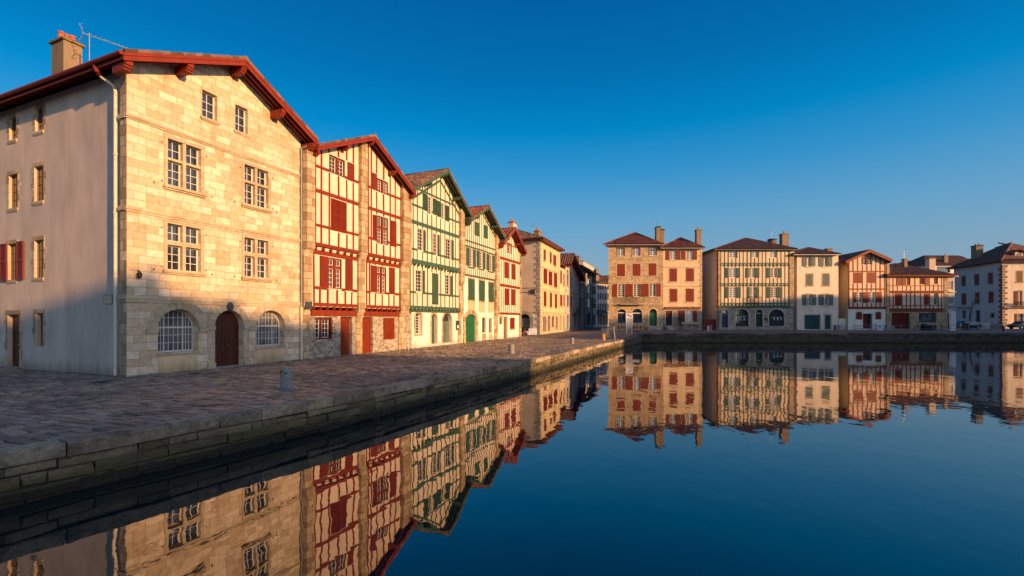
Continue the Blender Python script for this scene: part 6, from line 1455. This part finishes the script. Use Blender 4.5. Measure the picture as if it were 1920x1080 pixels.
car('dark teal vehicle parked against the corner house at the right edge', 1917, 84, .1, 'car_teal')
# banner, planters before the corner house
p = (X(1827, 79), 79, 1.2); r = empty('banner', p, 0, 'white banner with blue print hung on a low dark stand before the small dark car', 'banner'); g = G().box(-.8, .8, 0, .03, .85, 1.25); g.obj('cloth', 'plastic_white', r); g = G()
for i in range(7): g.box(-.7+i*.2, -.58+i*.2, -.01, -.002, .95, 1.15)
g.obj('print', 'plastic_blue', r); g = G(); g.tube([(-.8, 0, 0), (-.8, 0, 1.3)], .03, 5); g.tube([(.8, 0, 0), (.8, 0, 1.3)], .03, 5); g.obj('posts', 'iron', r)
p = (X(1811, 78), 78, 1.2); g = G(); g.lathe([(.42, 0), (.45, .1), (.45, .95), (.5, 1.0), (.5, 1.08), (.2, 1.15)], 12); o = g.obj('litter_bin', 'iron'); o.location = p; tag(o, 'black round-topped bin in front of the small dark car', 'bin')
for i, (x, lb) in enumerate(((1837, 'left'), (1848.5, 'right'))):
    p = (X(x, 86), 86, 1.2); g = G().box(-.5, .5, -.25, .25, .0, 1.0); g.box(-.53, .53, -.28, .28, 1.001, 1.06); o = g.obj('planter_box', 'white'); o.location = p; tag(o, lb+' one of two pale boxes below the door of the corner house', 'box', 'pale boxes below the corner house')
g = G().box(0, X(1881, 86)-X(1854, 86), 0, .3, 0, 1.0); o = g.obj('low_wall', 'dzinc'); o.location = (X(1854, 86), 86, 1.2); tag(o, 'low dark wall along the foot of the white corner house', 'wall')
r = empty('small_tree', (X(1818, 84.5), 84.5, 1.2), 0, 'thin dark leaning tree curving up in front of the white corner house', 'tree'); pts = [(0, 0, 0), (0, 0, 1.2), (.1, 0, 2.4), (.3, 0, 3.6), (.65, 0, 4.5), (1.15, 0, 5.3), (1.3, 0, 5.6)]
g = G().tube(pts, [.12, .11, .1, .09, .07, .04, .02], 7); g.obj('trunk', 'bark', r); g = G(); rnd = random.Random(5)
for i in range(110):
    t = rnd.uniform(.3, 1); k = t*(len(pts)-1.01); i0 = int(k); q = Vector(pts[i0]).lerp(Vector(pts[i0+1]), k-i0); d = Vector((rnd.uniform(-1, 1), rnd.uniform(-1, 1), rnd.uniform(-.3, 1))).normalized(); q = q+d*rnd.uniform(.03, .22); s_ = d.cross(Vector((.3, .5, .2))).normalized()*.05
    g.poly([q, q+d*.1+s_, q+d*.2, q+d*.1-s_])
g.obj('crown', 'foliage', r)
p = GP(1886, 621.5, 1.22); g = G(); g.tube([(0, 0, 0), (0, 0, 1.15), (.06, 0, 1.3)], [.05, .045, .06], 8); g.tube([(.06, 0, 1.3), (.12, 0, 1.1)], [.05, .03], 6); o = g.obj('mooring_post', 'signw'); o.location = p; tag(o, 'white post with a hooked top at the water edge on the right', 'post')
p = (X(1881.5, 70), 70, 1.2); g = G().lathe([(.14, 0), (.14, .7), (.1, .75), (.02, .76)], 10); o = g.obj('red_bollard', 'dred'); o.location = p; tag(o, 'short red bollard beside the hooked white post', 'bollard')
# things at the corner of the street mouth
p = GP(978, 631.5, .8); r = empty('moped', (X(977.5, 59.5), 59.5, .8), .3, 'small dark moped with a white top box parked past the narrow red house', 'moped')
for wx in (-.6, .6): g = G(); g.tube([(wx, -.05, .25), (wx, .05, .25)], .25, 14); g.obj('wheel', 'tyre', r)
g = G(); g.prism([(-.75, .35), (-.1, .3), (.3, .3), (.5, .75), (.42, .95), (.3, .5), (-.1, .45), (-.2, .75), (-.75, .75)], -.13, .13); g.obj('body', 'dred', r); g = G(); g.box(-.75, -.15, -.14, .14, .755, .85); g.obj('seat', 'tyre', r)
g = G(); g.box(-.95, -.55, -.2, .2, .86, 1.2); g.obj('top_box', 'signw', r); g = G(); g.tube([(.45, -.3, 1.05), (.45, .3, 1.05)], .02, 5); g.tube([(.6, 0, .25), (.42, 0, 1.05)], .03, 5); g.obj('handlebar', 'iron', r)
p = (X(978, 62.4), 62.4, .82); g = G(); g.box(-.32, .32, -.35, .35, .12, 1.0); g.prismx([(-.38, 1.001), (.38, 1.001), (.38, 1.12), (-.38, 1.06)], -.36, .36); o = g.obj('wheelie_bin', 'car_dark'); o.location = p; tag(o, 'dark wheeled bin by the arched garage of the peach corner house', 'bin')
g = G(); 
for s_ in (-1, 1): g.tube([(s_*.25, .3, .12), (s_*.32, .3, .12)], .12, 10)
g.obj('wheels', 'tyre', o)
for (x, w_, h_, lb, Y) in ((987.5, .8, .38, 'low', 62.0), (999, 1.1, .72, 'taller', 62.6)):
    r = empty('printed_barrier', (X(x, Y), Y, .82), .1, lb+' blue and white printed barrier against the peach corner house wall', 'barrier', 'printed barriers by the corner house'); g = G().box(-w_/2, w_/2, 0, .05, .08, .08+h_*1.1); g.obj('panel', 'plastic_white', r); g = G(); rnd = random.Random(int(x))
    for i in range(12): a = rnd.uniform(-w_/2+.05, w_/2-.2); z = rnd.uniform(.12, h_-.02); g.box(a, a+rnd.uniform(.06, .16), -.008-.0005*i, -.002, z, z+rnd.uniform(.04, .12))
    g.obj('print', 'plastic_blue', r); g = G(); g.box(-w_/2+.05, -w_/2+.12, -.2, .25, 0, .07); g.box(w_/2-.12, w_/2-.05, -.2, .25, 0, .07); g.obj('feet', 'alu', r)

for x, y, lb in ((368, 700, 'dark round iron cover in the paving left of the brown arched door'), (196, 716, 'dark iron cover in the paving at the corner of the stone house'), (1118, 622, 'dark iron cover in the street mouth paving')):
    z = zq(x, y) if x < 1000 else .95; p = GP(x, y, z); g = G(); g.lathe([(.34, -.01), (.34, .012), (.30, .013), (.30, .008), (.02, .008)], 20)
    o = g.obj('manhole_cover', 'iron'); o.location = p; tag(o, lb, 'manhole cover')
    q = G(); [q.box(-.26, .26, -.2+i*.1-.015, -.2+i*.1+.015, .008, .013) for i in range(5)]; q.obj('grip', 'iron', o)
p = GP(763, 656.5, zq(763, 656)); g = G(); g.tube([(-.2, 0, 0), (-.2, 0, .55), (.2, 0, .55), (.2, 0, 0)], .025, 6); o = g.obj('hoop_stand', 'zinc'); o.location = p; o.rotation_euler[2] = 1.17; tag(o, 'small pale metal hoop stand against the white ground floor', 'bike stand')
